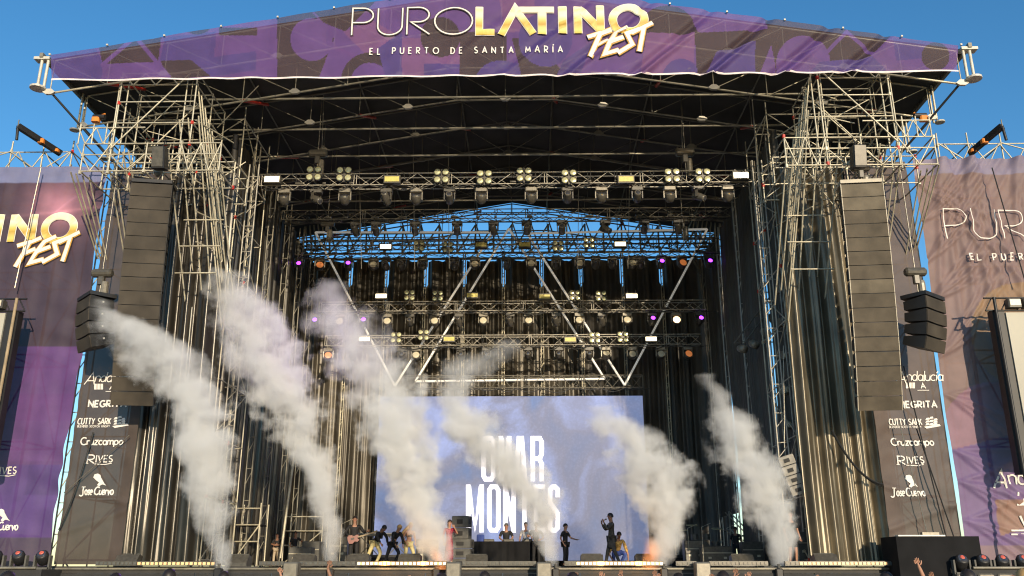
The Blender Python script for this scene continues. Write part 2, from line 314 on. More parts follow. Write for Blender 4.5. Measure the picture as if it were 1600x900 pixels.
def smoke_plume(label, pts, Y, seed, dens=1.0, tint=(0.94, 0.945, 0.94), em=0.0):
    """pts: (px, py, radius px, density) from the nozzle up"""
    P = []
    for px, py, r, dn in pts:
        c = W(px, py, Y); e = W(px + r, py, Y); P.append((c.x, c.z, e.x - c.x, dn))
    z0, z1 = P[0][1], P[-1][1]; x0 = min(p[0] - p[2] for p in P); x1 = max(p[0] + p[2] for p in P)
    rmax = max(p[2] for p in P)
    org = Vector((P[0][0], Y, z0))
    # hull
    vs_, fs = [], []; n = 14
    for i, (x, z, r, dn) in enumerate(P):
        rr = r * 1.3 + 0.12
        zz = z if i < len(P) - 1 else z + .3 * rr
        if i == len(P) - 1: rr *= .6
        for k in range(n):
            a = 2 * math.pi * k / n
            vs_.append((x - org.x + rr * math.cos(a), rr * math.sin(a), zz - org.z))
    for i in range(len(P) - 1):
        for k in range(n):
            fs.append((i * n + k, i * n + (k + 1) % n, (i + 1) * n + (k + 1) % n, (i + 1) * n + k))
    fs.append(tuple(range(n - 1, -1, -1))); fs.append(tuple((len(P) - 1) * n + k for k in range(n)))
    me = bpy.data.meshes.new('smoke_plume'); me.from_pydata(vs_, [], fs)
    ob = bpy.data.objects.new('smoke_plume', me); C.objects.link(ob); ob.location = org
    m = bpy.data.materials.new('smoke'); m.use_nodes = True; nt = m.node_tree; nt.nodes.clear()
    out = nt.nodes.new('ShaderNodeOutputMaterial'); pv = nt.nodes.new('ShaderNodeVolumePrincipled')
    tc = nt.nodes.new('ShaderNodeTexCoord')
    # warp
    n1 = N(nt, 'ShaderNodeTexNoise', noise_dimensions='3D'); n1.inputs['Scale'].default_value = .55; n1.inputs['Detail'].default_value = 1.0
    mp = nt.nodes.new('ShaderNodeMapping'); mp.inputs['Location'].default_value = (seed * 7.3, seed * 3.1, seed * 5.7)
    nt.links.new(tc.outputs['Object'], mp.inputs[0]); nt.links.new(mp.outputs[0], n1.inputs['Vector'])
    va = nt.nodes.new('ShaderNodeVectorMath'); va.operation = 'MULTIPLY_ADD'
    nt.links.new(n1.outputs['Color'], va.inputs[0]); va.inputs[1].default_value = (1.3,) * 3; va.inputs[2].default_value = (-.65,) * 3
    wv = nt.nodes.new('ShaderNodeVectorMath'); wv.operation = 'ADD'
    sx = nt.nodes.new('ShaderNodeSeparateXYZ'); nt.links.new(tc.outputs['Object'], sx.inputs[0])
    t = M_(nt, 'DIVIDE', sx.outputs[2], z1 - z0, clamp=True)
    cu = nt.nodes.new('ShaderNodeRGBCurve'); nt.links.new(t, cu.inputs['Color'])
    cb = nt.nodes.new('ShaderNodeCombineColor')
    for i in range(3): nt.links.new(t, cb.inputs[i])
    nt.links.new(cb.outputs[0], cu.inputs['Color'])
    for ch, f in ((0, lambda p: (p[0] - x0) / (x1 - x0)), (1, lambda p: p[2] / rmax), (2, lambda p: p[3])):
        cv = cu.mapping.curves[ch]
        pp = [((p[1] - z0) / (z1 - z0), f(p)) for p in P]
        cv.points[0].location = pp[0]; cv.points[1].location = pp[-1]
        for q in pp[1:-1]: cv.points.new(*q)
    cu.mapping.update()
    so = nt.nodes.new('ShaderNodeSeparateColor'); nt.links.new(cu.outputs[0], so.inputs[0])
    ax = M_(nt, 'MULTIPLY_ADD', so.outputs[0], x1 - x0, x0 - org.x)
    rr = M_(nt, 'MULTIPLY', so.outputs[1], rmax)
    # warp grows with radius
    sw = nt.nodes.new('ShaderNodeVectorMath'); sw.operation = 'SCALE'; nt.links.new(va.outputs[0], sw.inputs[0]); nt.links.new(M_(nt, 'MULTIPLY', rr, 0.75), sw.inputs[3])
    nt.links.new(tc.outputs['Object'], wv.inputs[0]); nt.links.new(sw.outputs[0], wv.inputs[1])
    s2 = nt.nodes.new('ShaderNodeSeparateXYZ'); nt.links.new(wv.outputs[0], s2.inputs[0])
    dx = M_(nt, 'SUBTRACT', s2.outputs[0], ax)
    d = M_(nt, 'SQRT', M_(nt, 'ADD', M_(nt, 'MULTIPLY', dx, dx), M_(nt, 'MULTIPLY', s2.outputs[1], s2.outputs[1])))
    dn = M_(nt, 'DIVIDE', d, rr)
    n2 = N(nt, 'ShaderNodeTexNoise'); n2.inputs['Scale'].default_value = 1.25; n2.inputs['Detail'].default_value = 6.0; n2.inputs['Roughness'].default_value = .62
    nt.links.new(mp.outputs[0], n2.inputs['Vector'])
    amp = M_(nt, 'MULTIPLY_ADD', M_(nt, 'DIVIDE', rr, 1.0, clamp=True), 2.3, 0.8)
    f = M_(nt, 'ADD', M_(nt, 'SUBTRACT', 0.76, dn), M_(nt, 'MULTIPLY', M_(nt, 'SUBTRACT', n2.outputs[0], 0.49), amp))
    e = M_(nt, 'MULTIPLY', f, 1.15, clamp=True)
    e = M_(nt, 'MULTIPLY', e, M_(nt, 'MULTIPLY', so.outputs[2], 5.2 * dens))
    nt.links.new(e, pv.inputs['Density']); pv.inputs['Color'].default_value = (*tint, 1); pv.inputs['Anisotropy'].default_value = -0.15
    if em: nt.links.new(M_(nt, 'MULTIPLY', e, em), pv.inputs['Emission Strength']); pv.inputs['Emission Color'].default_value = (1, .30, .06, 1)
    nt.links.new(pv.outputs[0], out.inputs['Volume'])
    m.cycles.volume_step_rate = 0.9
    me.materials.append(m)
    ob['label'] = label; ob['category'] = 'smoke'; ob['group'] = 'smoke jets rising from the stage front'
    return ob
PL = [
 ([(347,899,8,1),(343,860,22,1),(333,810,36,1),(325,765,42,1),(322,720,42,1),(320,680,48,1),(312,640,54,.9),(292,600,60,.6),(258,560,66,.42),(220,525,58,.42),(190,500,42,.4),(160,480,24,.2)], 25.6),
 ([(521,899,8,1),(517,860,17,1),(509,800,30,1),(500,750,36,1),(481,700,44,1),(455,645,60,.9),(425,585,64,.68),(398,525,64,.6),(374,470,54,.5),(356,438,34,.3)], 28.6),
 ([(684,896,9,1),(680,850,34,1),(660,795,46,1),(640,735,58,1),(618,675,66,.75),(594,610,70,.5),(566,550,72,.34),(535,495,60,.25),(512,455,36,.15)], 28.5),
 ([(868,893,8,1),(858,850,24,1),(842,800,46,1),(812,750,54,1),(775,705,58,.85),(728,662,62,.65),(712,615,52,.35),(745,565,50,.18),(790,545,30,.1)], 28.5),
 ([(1035,892,12,1),(1041,850,32,1),(1042,800,44,1),(1030,750,54,.95),(1005,708,62,.7),(975,678,58,.5),(945,650,36,.3)], 28.5),
 ([(1213,899,9,1),(1218,860,26,1),(1208,805,42,1),(1182,745,50,.95),(1158,690,48,.75),(1135,640,36,.45),(1105,595,22,.25)], 28.5),
]
# ================================================================ setting
g = mk('ground', [(-900, -300, 0), (900, -300, 0), (900, 1500, 0), (-900, 1500, 0)], [(0, 1, 2, 3)], 'ground')
tag(link('ground', g), kind='structure')
# the stage deck
st = empty('stage', (0, 28.2, 0), 'long black festival stage deck with a plain dark front', 'stage')
MB().box(0, 38.6, 1.9, 33, 20.6, .2).build('deck', 'deck', st, X3)
for i in range(14):
    x = -15.3 + i * 2.36
    MB().box(x, 28.27, .9, 2.33, .05, 1.79).build('fascia_panel', 'fascia', st, X3)
MB().box(0, 28.22, 1.93, 33, .06, .05).build('edge_rail', 'steel_dk', st, X3)
for x0, x1 in ((-15.2, -11.2), (10.2, 14.2)): pass
# ================================================================ roof
HR, ZE, ZA = 15.75, 18.82, 21.5
def zroof(x): return ZE + (ZA - ZE) * (1 - min(1, abs(x) / HR))
roof = empty('stage_roof', (0, 35, 18), 'wide gabled stage roof of dark corrugated sheet on steel lattice girders', 'roof')
for s in (-1, 1):
    v, f = [], []; n = 190
    for i in range(n + 1):
        y = 26.5 + 19.1 * i / n; dz = .035 if i % 2 else -.035
        v += [(s * HR * 1.005, y, ZE + dz), (0, y, ZA + dz)]
        if i: f.append((2 * i - 2, 2 * i - 1, 2 * i + 1, 2 * i) if s > 0 else (2 * i - 2, 2 * i, 2 * i + 1, 2 * i - 1))
    link('roof_sheet', mk('roof_sheet', v, f, 'roof'), X3, roof)
    MB().box(s * (HR + .1), 36, ZE - .02, .12, 19.6, .16).build('gutter', 'steel_dk', roof, X3)
GY = [26.5 + 2.38 * i for i in range(9)]
NX = [-HR + .25 + (HR - .25) * i / 8 for i in range(17)]
def zlow(x):
    xx = max(abs(x), 2.0); return zroof(xx) - 1.40
for gi, y in enumerate(GY):
    sm = 'steel' if gi < 2 else 'steel_dk'  # deeper girders and plates are darker steel: roof shade put into the colour
    for i in range(16):
        a, b = NX[i], NX[i + 1]
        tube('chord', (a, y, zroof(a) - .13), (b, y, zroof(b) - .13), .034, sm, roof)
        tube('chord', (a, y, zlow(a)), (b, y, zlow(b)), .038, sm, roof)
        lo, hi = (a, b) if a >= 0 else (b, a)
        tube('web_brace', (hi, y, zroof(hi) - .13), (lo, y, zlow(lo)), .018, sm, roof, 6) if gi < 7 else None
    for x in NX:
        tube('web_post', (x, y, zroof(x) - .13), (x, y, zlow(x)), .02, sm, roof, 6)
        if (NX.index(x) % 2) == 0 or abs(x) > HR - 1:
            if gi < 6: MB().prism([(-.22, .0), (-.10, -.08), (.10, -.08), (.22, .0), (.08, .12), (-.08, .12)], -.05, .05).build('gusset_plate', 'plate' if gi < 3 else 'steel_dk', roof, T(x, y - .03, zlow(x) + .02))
    if gi < 8 :
        for k, x in enumerate(NX[1:-1:2]):
            tube('purlin', (x, y, zroof(x) - .12), (x, y + 2.38, zroof(x) - .12), .035, 'steel_dk', roof, 6)
            if k % 2 == gi % 2:   # red bracing between girders
                tube('red_brace', (x, y + .05, zlow(x) + .05), (x + .2, y + 2.3, zroof(x) - .25), .065, 'red', roof, 6)
for i, x in enumerate(NX):   # little lugs under the eaves ends
    pass
for s in (-1, 1):
    for gi in range(1, 6):
        MB().lathe([(.17, 0), (.17, .05)], 12).build('end_plate', 'plate', roof, T(s * (HR + .05), GY[gi], zlow(HR) - .12))
        tube('end_post', (s * (HR - .05), GY[gi], zlow(HR)), (s * (HR - .05), GY[gi], ZE), .04, 'steel', roof)
        tube('end_post', (s * (HR - .05), GY[gi] + .25, zlow(HR)), (s * (HR - .05), GY[gi] + .25, ZE), .04, 'steel', roof)
    MB().lathe([(.26, 0), (.26, .07)], 14).build('end_plate', 'plate', roof, T(s * (HR + .1), 26.35, 17.55))
    MB().box(s * (HR + .1), 26.4, 18.72, .55, .3, .1).build('corner_bracket', 'plate', roof, X3)
    tube('end_post', (s * (HR - .1), 26.35, 17.6), (s * (HR - .1), 26.35, 18.7), .05, 'plate', roof)
    tube('end_post', (s * (HR + .12), 26.35, 17.6), (s * (HR + .12), 26.35, 18.7), .05, 'plate', roof)
    tube('stay', (s * (HR - .2), 26.45, 17.6), (s * 13.6, 28.6, 15.4), .04, 'black', roof)
    tube('stay', (s * (HR - .2), 28.9, 17.5), (s * 13.6, 29.5, 15.4), .03, 'black', roof)
# tie bars from tower to tower
for y, z in ((29.0, 18.6), (31.4, 18.6), (33.8, 18.6), (38.6, 18.6)):
    tube('tie_bar', (-11, y, z), (11, y, z), .042, 'steel', roof)
# rear lattice against the sky
for z0, z1, Y in ((18.35, 20.0, 45.2),):
    n = 22
    for i in range(n):
        a, b = -11 + i, -10 + i; zt = lambda x: min(z1, zroof(x) - .3)
        tube('rear_post', (a, Y, z0), (a, Y, zt(a)), .05, 'steel', roof, 6)
        tube('rear_brace', (a, Y, z0), (b, Y, zt(b)), .045, 'steel', roof, 6)
        tube('rear_brace', (a + .5, Y - .5, z0), (a, Y - .5, zt(a)), .04, 'steel', roof, 6)
    for z in (18.0, 18.35): tube('rear_chord', (-11.2, Y, z), (11.2, Y, z), .06, 'alu_dk', roof)
    for z in (18.95, 19.3, 19.95): tube('rear_chord', (-11.2, Y - .5, z), (11.2, Y - .5, z), .04, 'alu_dk', roof)
# ---- the printed banner on the gable
BY = 26.2
PAL = dict(P=(.125, .062, .225), V=(.085, .054, .210), K=(.180, .080, .215), D=(.060, .038, .048))
def fold_top(x, z):
    t = (z - 17.8); w = .5 + .5 * np.tanh((x - 2) / 4)
    o = .03 * snoise(x, z, 3, 5, .15, .7) + .05 * np.abs(np.sin(x * 1.57)) * (t / 3)
    for sx, q in ((3.5, .9), (5.3, 1.1), (7.3, 1.0), (9.2, 1.2), (11.2, 1.1), (13.0, 1.0), (1.5, .6), (-.5, .4)):
        zt = 17.8 + 3.7 * (1 - np.abs(sx) / 18); L = (sx - x) - (zt - z) * 1.15          # creases running down-left from the lacing points
        o = o + w * .17 * q * np.exp(-(L / .16) ** 2) * np.clip((zt - z) / 2.0, 0, 1) - w * .12 * q * np.exp(-((L - .38) / .2) ** 2)
    o = o + .035 * np.exp(-t / .5) * np.sin(x * 3.1 + 2 * np.sin(x * .7) + z * 4)
    return o
SH = [('p', [(150, 50), (255, 40), (247, 97), (160, 100)], 'D'), ('c', (118, 106, 42), 'V'), ('p', [(250, 93), (300, 93), (330, 120), (262, 122)], 'D'), ('p', [(258, 60), (338, 50), (335, 94), (250, 95)], 'V'),
 ('c', (308, 26, 29), 'D'), ('p', [(343, 44), (402, 44), (402, 56), (343, 56)], 'D'), ('p', [(300, 95), (400, 80), (400, 110), (330, 120)], 'V'), ('p', [(433, 20), (480, 10), (522, 60), (498, 120), (433, 120)], 'D'), ('c', (487, 62, 33), 'P'),
 ('p', [(478, 5), (600, -10), (560, 30), (540, 50), (505, 35)], 'D'), ('p', [(583, 33), (627, 58), (580, 93), (536, 50)], 'K'), ('r', (578, 128, 46, 30), 'D'), ('p', [(590, 76), (628, 50), (628, 120), (602, 120)], 'V'),
 ('p', [(628, 60), (720, 60), (720, 120), (628, 120)], 'K'), ('c', (688, 58, 31), 'D'), ('p', [(662, 100), (718, 100), (718, 120), (662, 120)], 'V'), ('p', [(718, 50), (792, 50), (792, 120), (718, 120)], 'D'), ('c', (785, 142, 48), 'V'),
 ('p', [(700, -10), (755, -25), (760, 50), (718, 50)], 'P'), ('p', [(775, -28), (835, -20), (835, 50), (790, 50)], 'K'), ('p', [(800, 60), (842, 60), (885, 120), (815, 120)], 'D'), ('c', (852, 62, 42), 'V'), ('p', [(880, 95), (930, 62), (905, 120), (868, 120)], 'V'),
 ('c', (1043, 55, 46), 'D'), ('p', [(1010, 52), (1085, 52), (1085, 120), (1000, 120)], 'K'), ('c', (1065, 122, 30), 'V'), ('p', [(1085, 52), (1215, 45), (1185, 120), (1090, 120)], 'D'), ('p', [(1120, 80), (1180, 65), (1180, 120), (1100, 120)], 'V'),
 ('p', [(1195, 24), (1392, 56), (1345, 104), (1215, 118)], 'D'), ('c', (1255, 98, 42), 'P'), ('p', [(1275, 98), (1368, 88), (1392, 118), (1262, 118)], 'V'), ('p', [(1395, 60), (1460, 65), (1450, 90), (1400, 95)], 'V'), ('c', (1462, 88, 22), 'D'),
 ('l', [(160, 101), (212, 58), (264, 120)], 3.2, 'P'), ('l', [(1268, 106), (1323, 50), (1395, 112)], 3.0, 'P')]
def in_poly(px, py, pts):
    c = np.zeros(px.shape, bool); n = len(pts)
    for i in range(n):
        (xa, ya), (xb, yb) = pts[i], pts[i - 1]
        k = ((ya > py) != (yb > py)) & (px < (xb - xa) * (py - ya) / ((yb - ya) or 1e-9) + xa); c ^= k
    return c
def seg_d(px, py, a, b):
    ax, ay = a; bx, by = b; dx, dy = bx - ax, by - ay
    t = np.clip(((px - ax) * dx + (py - ay) * dy) / (dx * dx + dy * dy), 0, 1)
    return np.hypot(px - ax - t * dx, py - ay - t * dy)
def paint_shapes(px, py, shapes, base):
    c = np.empty(px.shape + (3,)); c[...] = base
    for s in shapes:
        if s[0] == 'p': k = in_poly(px, py, s[1])
        elif s[0] == 'c': k = np.hypot(px - s[1][0], py - s[1][1]) < s[1][2]
        elif s[0] == 'r': d = np.hypot(px - s[1][0], py - s[1][1]); k = (d < s[1][2]) & (d > s[1][3])
        elif s[0] == 'l':
            d = np.minimum(seg_d(px, py, s[1][0], s[1][1]), seg_d(px, py, s[1][1], s[1][2])); k = d < s[2]
        c[k] = PAL[s[-1]] if isinstance(s[-1], str) else s[-1]
    return c
def col_top(x, y, z):
    px, py = inv_proj(x, y * 0 + BY, z)
    return paint_shapes(px, py, SH, PAL['P'])
def ztopb(x): return 18.72 + (21.55 - 18.72) * (1 - np.abs(x) / 15.75)
tb = empty('gable_banner', (0, BY, 17.78), 'long purple geometric print banner across the roof gable with white and gold lettering', 'banner')
wid = lambda s: (lambda v: s * (15.25 + .2 * v) + (.0 if s > 0 else -.05))
sheet('banner_cloth', wid(-1), wid(1), 17.78, ztopb, BY, 960, 84, 'print', fold_top, col_top, tb)
fy_top = lambda x, z: BY - fold_top(x, z)
MB_h = []
for i in range(60):
    a, b = -15.35 + i * .5117, -15.35 + (i + 1) * .5117
    MB_h.append((a, b))
tag(print_and := link('bottom_hem', print_mesh([([(-15.3 + .2 * i, 17.79) for i in range(154)], .06, False)], fy_top, .03, 'bottom_hem', 'hem', (0, BY, 17.78)), None, tb))
def on_sign(parent, name, chains, fy, off, m, colf=None, grow=0.0):
    o = WMAT[parent.name].translation
    return link(name, print_mesh(chains, fy, off, name, m, o, colf, grow), None, parent)
def shift(chains, dx, dz): return [([(p[0] + dx, p[1] + dz) for p in pts], w, cl) for pts, w, cl in chains]
def gold(z0, h):
    st_ = [(0, (.62, .42, .06)), (.18, (.80, .66, .22)), (.32, (.45, .27, .035)), (.5, (.72, .55, .14)), (.72, (.86, .82, .66)), (.88, (.80, .68, .30)), (1, (.86, .80, .62))]
    def f(z):
        t = (z - z0) / h
        for (a, ca), (b, cb) in zip(st_, st_[1:]):
            if t <= b: k = max(0, (t - a) / (b - a)); return tuple(ca[i] + (cb[i] - ca[i]) * k for i in range(3))
        return st_[-1][1]
    return f
def logo(parent, fy, Y, ax, az, k, parts=('puro', 'latino', 'fest', 'sub'), off=.045, tw=2.2):
    """the festival logo; ax, az: left foot of its first letter; k: metres per pixel of the gable print"""
    def put(word, px0, px1, pyb, h, w, mname, lname, colf=None, out=None, track=.16):
        Ls = letters(word, (px1 - px0) * k, ax + (px0 - 550) * k, az + (57 - pyb) * k, h * k, w * k, track)
        for L in Ls:
            if not L: continue
            if out: on_sign(parent, 'letter_outline', L, fy, off, out, None, 2.2 * k)
            on_sign(parent, lname, L, fy, off + .02, mname, colf)
    if 'puro' in parts: put('PURO', 550, 739, 57, 48, tw, 'ink', 'letter', None, 'inkdk' if tw > 2 else None, .13)
    if 'latino' in parts:
        cf = gold(az - 1 * k, 50 * k)
        Ls = {'L': [([(749.5, 34 - 26), (749.5, 53.5), (773.5, 53.5)], 10.5, False)], 'A': [([(784, 58), (806, 12), (834, 58)], 10.5, False)], 'T': [([(806, 14.5), (867, 14.5)], 10, False), ([(848, 19), (848, 58)], 12, False)],
              'I': [([(880, 8.5), (880, 58)], 12, False)], 'N': [([(904, 58), (904, 9)], 11.5, False), ([(905, 12), (938, 52)], 11.5, False), ([(939, 54), (939, 9)], 11, False)], 'O': [(arc(983, 34, 24.5, 22.5, 0, 360, 32), 11.5, True)]}
        for i, (ch, sts) in enumerate(Ls.items()):
            L = []
            for pts, w, cl in sts:
                q = [(ax + (p[0] - 550) * k, az + (57 - p[1]) * k) for p in pts]
                rp = [q[0]]
                for e in q[1:]:
                    n = max(1, int(math.dist(rp[-1], e) / .12)) ; p0 = rp[-1]
                    rp += [(p0[0] + (e[0] - p0[0]) * j / n, p0[1] + (e[1] - p0[1]) * j / n) for j in range(1, n + 1)]
                L.append((rp, w * k, cl))
            on_sign(parent, 'letter_outline', L, fy, off, 'ink', None, 2.0 * k)
            on_sign(parent, 'gold_letter', L, fy, off + .02, 'inkgold', cf)
    if 'fest' in parts:
        F = [[[(956, 51), (938, 60), (921, 103)], [(918, 66), (940, 58)], [(930, 80), (950, 71)]], [[(981, 49), (962, 58), (952, 77), (944, 96), (966, 89)], [(953, 76), (974, 67)]],
             [[(1000, 52), (979, 61), (987, 80), (964, 95)]], [[(986, 60), (1020, 42)], [(1006, 50), (997, 93)]]]
        for lt in F:
            for nm, w, m, o2 in (('letter_outline', 11, 'inkdk', .05), ('letter_outline', 9.2, 'inkor', .07), ('letter', 6.2, 'ink', .09)):
                L = []
                for stt in lt:
                    q = [(ax + (p[0] - 550) * k, az + (57 - p[1]) * k) for p in stt]; L.append((q, w * k, False))
                on_sign(parent, nm, L, fy, o2, m)
    if 'sub' in parts:
        for L in letters('EL PUERTO DE SANTA MARÍA', 299 * k, ax + 30 * k, az - 34 * k, 10.5 * k, 1.7 * k, .95):
            if L: on_sign(parent, 'small_letter', L, fy, off + .01, 'ink')
a0 = W(550, 57, BY); a1 = W(1013, 57, BY)
logo(tb, fy_top, BY, a0.x, a0.z, (a1.x - a0.x) / 463)
# rope lacing points
for i in range(17):
    x = -15.5 + i * 31 / 16; MB().box(x, BY - .08, float(ztopb(np.array(x))) - .01, .06, .06, .06).build('lacing_cleat', 'plate', tb, X3)
# ================================================================ scaffold towers
def scaffold(name, xs, ys, zs, parent, m='steel', r=.027, diag=True, faces='xy', seed=0, ztop=.5):
    rd = random.Random(seed)
    for x in xs:
        for y in ys: tube('standard', (x, y, zs[0]), (x, y, zs[-1] + ztop), r, m, parent)
    for z in zs[0:]:
        for y in ys: tube('ledger', (xs[0], y, z), (xs[-1], y, z), r * .92, m, parent)
        for x in xs: tube('ledger', (x, ys[0], z), (x, ys[-1], z), r * .92, m, parent)
    if diag:
        for i in range(len(zs) - 1):
            for j in range(len(xs) - 1):
                a, b = (xs[j], xs[j + 1]) if (i + j) % 2 else (xs[j + 1], xs[j])
                tube('diagonal_brace', (a, ys[0] - .06, zs[i]), (b, ys[0] - .06, zs[i + 1]), r * .85, m, parent)
            for x in (xs[0], xs[-1]):
                a, b = (ys[0], ys[-1]) if i % 2 else (ys[-1], ys[0])
                tube('diagonal_brace', (x, a, zs[i]), (x, b, zs[i + 1]), r * .8, m, parent)
    for x in xs:
        for y in ys:
            for z in zs:
                if rd.random() < .45:
                    MB_c(parent, x, y, z, rd)
CPL = {}
def MB_c(parent, x, y, z, rd):
    k = 'red' if rd.random() < .5 else 'steel'
    if k not in CPL: CPL[k] = MB().lathe([(.055, -.06), (.055, .06)], 6).mesh('coupler', k)
    link('coupler', CPL[k], T(x, y, z + rd.uniform(-.05, .05)), parent)
for s, side in ((-1, 'left'), (1, 'right')):
    nb = 'beside the white side logo' if s > 0 else 'beside the gold lettering of the side banner'
    t = empty('scaffold_tower', (s * 11.9, 29.5, 0), 'galvanised scaffold tower with cantilevered platform, ' + nb, 'scaffold tower', 'scaffold towers at the stage sides')
    scaffold('b', [s * 9.85, s * 12.45, s * 14.3], [29.8, 31.4, 33.0], [0.2 + 2.0 * i for i in range(10)], t, seed=3 + s, m='steel')
    # upper tower carrying the roof
    xs = [s * (10.7 if s > 0 else 10.45), s * 13.05]; zz = [15.5, 16.3, 17.1, 17.75, 18.2]
    scaffold('u', xs, [26.5, 28.0, 29.3], zz, t, seed=5 + s, diag=False, ztop=.05)
    for y in (26.45, 28.0): tube('long_brace', (s * 13.05, y - .05, 15.3), (s * 10.7, y - .05, 18.1), .026, 'steel', t)
    for k in range(6):
        a = s * (10.7 + k * .39); b = s * (10.7 + (k + 1) * .39)
        tube('lattice_brace', (a, 26.5, 17.75 if k % 2 else 18.2), (b, 26.5, 18.2 if k % 2 else 17.75), .024, 'steel', t)
    for x in (10.7, 13.05):
        for dx in (-.16, .16): tube('standard', (s * (x + dx), 26.7, 14.4), (s * (x + dx), 26.7, 18.2), .026, 'steel', t)
    # cantilever frame
    scaffold('c', [s * 9.35, s * 10.7, s * 11.85, s * 13.05, s * (14.25 if s > 0 else 13.98)], [26.45, 27.9, 29.3], [14.5, 15.1, 15.5], t, seed=7 + s, diag=False, ztop=.02)
    for k in range(8):
        a = 13.05 + k * .15; b = a + .15
    for (xa, xb, n, za, zb) in ((13.05, 14.25, 4, 15.5, 16.1), (9.35, 10.7, 4, 14.5, 15.5), (13.05, 14.25, 2, 14.5, 15.5), (10.7, 13.05, 4, 14.5, 15.1)):
        for k in range(n):
            p, q = xa + (xb - xa) * k / n, xa + (xb - xa) * (k + 1) / n
            tube('lattice_brace', (s * p, 26.43, za if k % 2 else zb), (s * q, 26.43, zb if k % 2 else za), .022, 'steel', t)
    tube('ledger', (s * 12.0, 26.45, 16.1), (s * 14.2, 26.45, 16.1), .027, 'steel', t)
    for x in (13.3, 13.75, 14.2): tube('standard', (s * x, 26.45, 15.5), (s * x, 26.45, 16.25), .026, 'steel', t)
    # raking struts
    for x in (13.9, 14.05, 14.2, 14.32): tube('raking_strut', (s * x, 26.5 + (14.32 - x), 14.5), (s * (x + .05), 29.2, 12.4 - (14.32 - x) * .8), .027, 'steel', t)
    for k, x in enumerate((9.5, 9.75, 10.0, 10.3, 10.7, 11.05, 11.2, 12.6, 12.85, 13.1, 13.35)):
        zt = 16.6 if k in (3, 4, 5) else 15.4
        tube('raking_strut', (s * x, 26.6 + .12 * (k % 3), zt), (s * (x - .12 * (1 if x < 12 else 0)), 29.35, 10.6 + .5 * (k % 3) - (0 if x < 12 else -.9)), .028, 'steel', t)
    for z in (13.4, 12.4, 11.4):
        tube('ledger', (s * 9.6, 28.2 - (14.5 - z) * .1, z), (s * 11.0, 28.2 - (14.5 - z) * .1, z), .026, 'steel', t)
    for k in range(9):
        tube('raking_strut', (s * (10.5 - .05 * k), 26.7 + .3 * k, 17.9 - .3 * k), (s * (9.75 + .04 * k), 29.5 + .12 * k, 9.6 + .45 * k), .028, 'steel', t)
    for k in range(5):
        tube('ledger', (s * 10.5, 26.9 + .3 * k, 16.6 - 1.0 * k), (s * 9.75, 28.6 + .3 * k, 16.6 - 1.0 * k), .025, 'steel', t)
    rd = random.Random(11 + s)
    for k in range(14):
        x0 = rd.uniform(9.6, 14.0); z0 = rd.uniform(14.6, 17.6); y0 = rd.uniform(27, 30.5)
        if z0 > 16: x0 = rd.uniform(10.5, 13.1)
        tube('cross_brace', (s * x0, y0, z0), (s * (x0 + rd.uniform(-1.6, 1.6)), y0 + rd.uniform(-.8, .8), z0 + rd.uniform(-1.8, 1.6)), .02, 'steel', t, 6)
# slim ladder masts in the sky gaps
mast_i = 0
def ladder_mast(x, y, z0, z1, w, label, group=None, m='steel', step=.5):
    o = empty('ladder_mast', (x, y, z0), label, 'mast', group)
    for dx in (-w / 2, w / 2): tube('rail', (x + dx, y, z0), (x + dx, y, z1), .03, m, o, 6)
    n = int((z1 - z0) / step)
    for i in range(n): tube('rung', (x - w / 2, y, z0 + i * step), (x + w / 2, y, z0 + (i + (.8 if i % 2 else 0)) * step), .018, m, o, 6)
    return o
for s in (-1, 1):
    ladder_mast(s * 14.55, 29.6, 0, 15.6, .22, 'slim ladder mast in the bright gap ' + ('by the gold lettered banner' if s < 0 else 'by the white lettered banner'), 'ladder masts between banners')
    ladder_mast(s * 9.45, 30.2, 0, 16.5, .35, 'pale lattice mast at the inner edge of the ' + ('curtain behind the leftmost smoke' if s < 0 else 'bright sunlit curtain'), 'masts at the stage opening', 'alu')
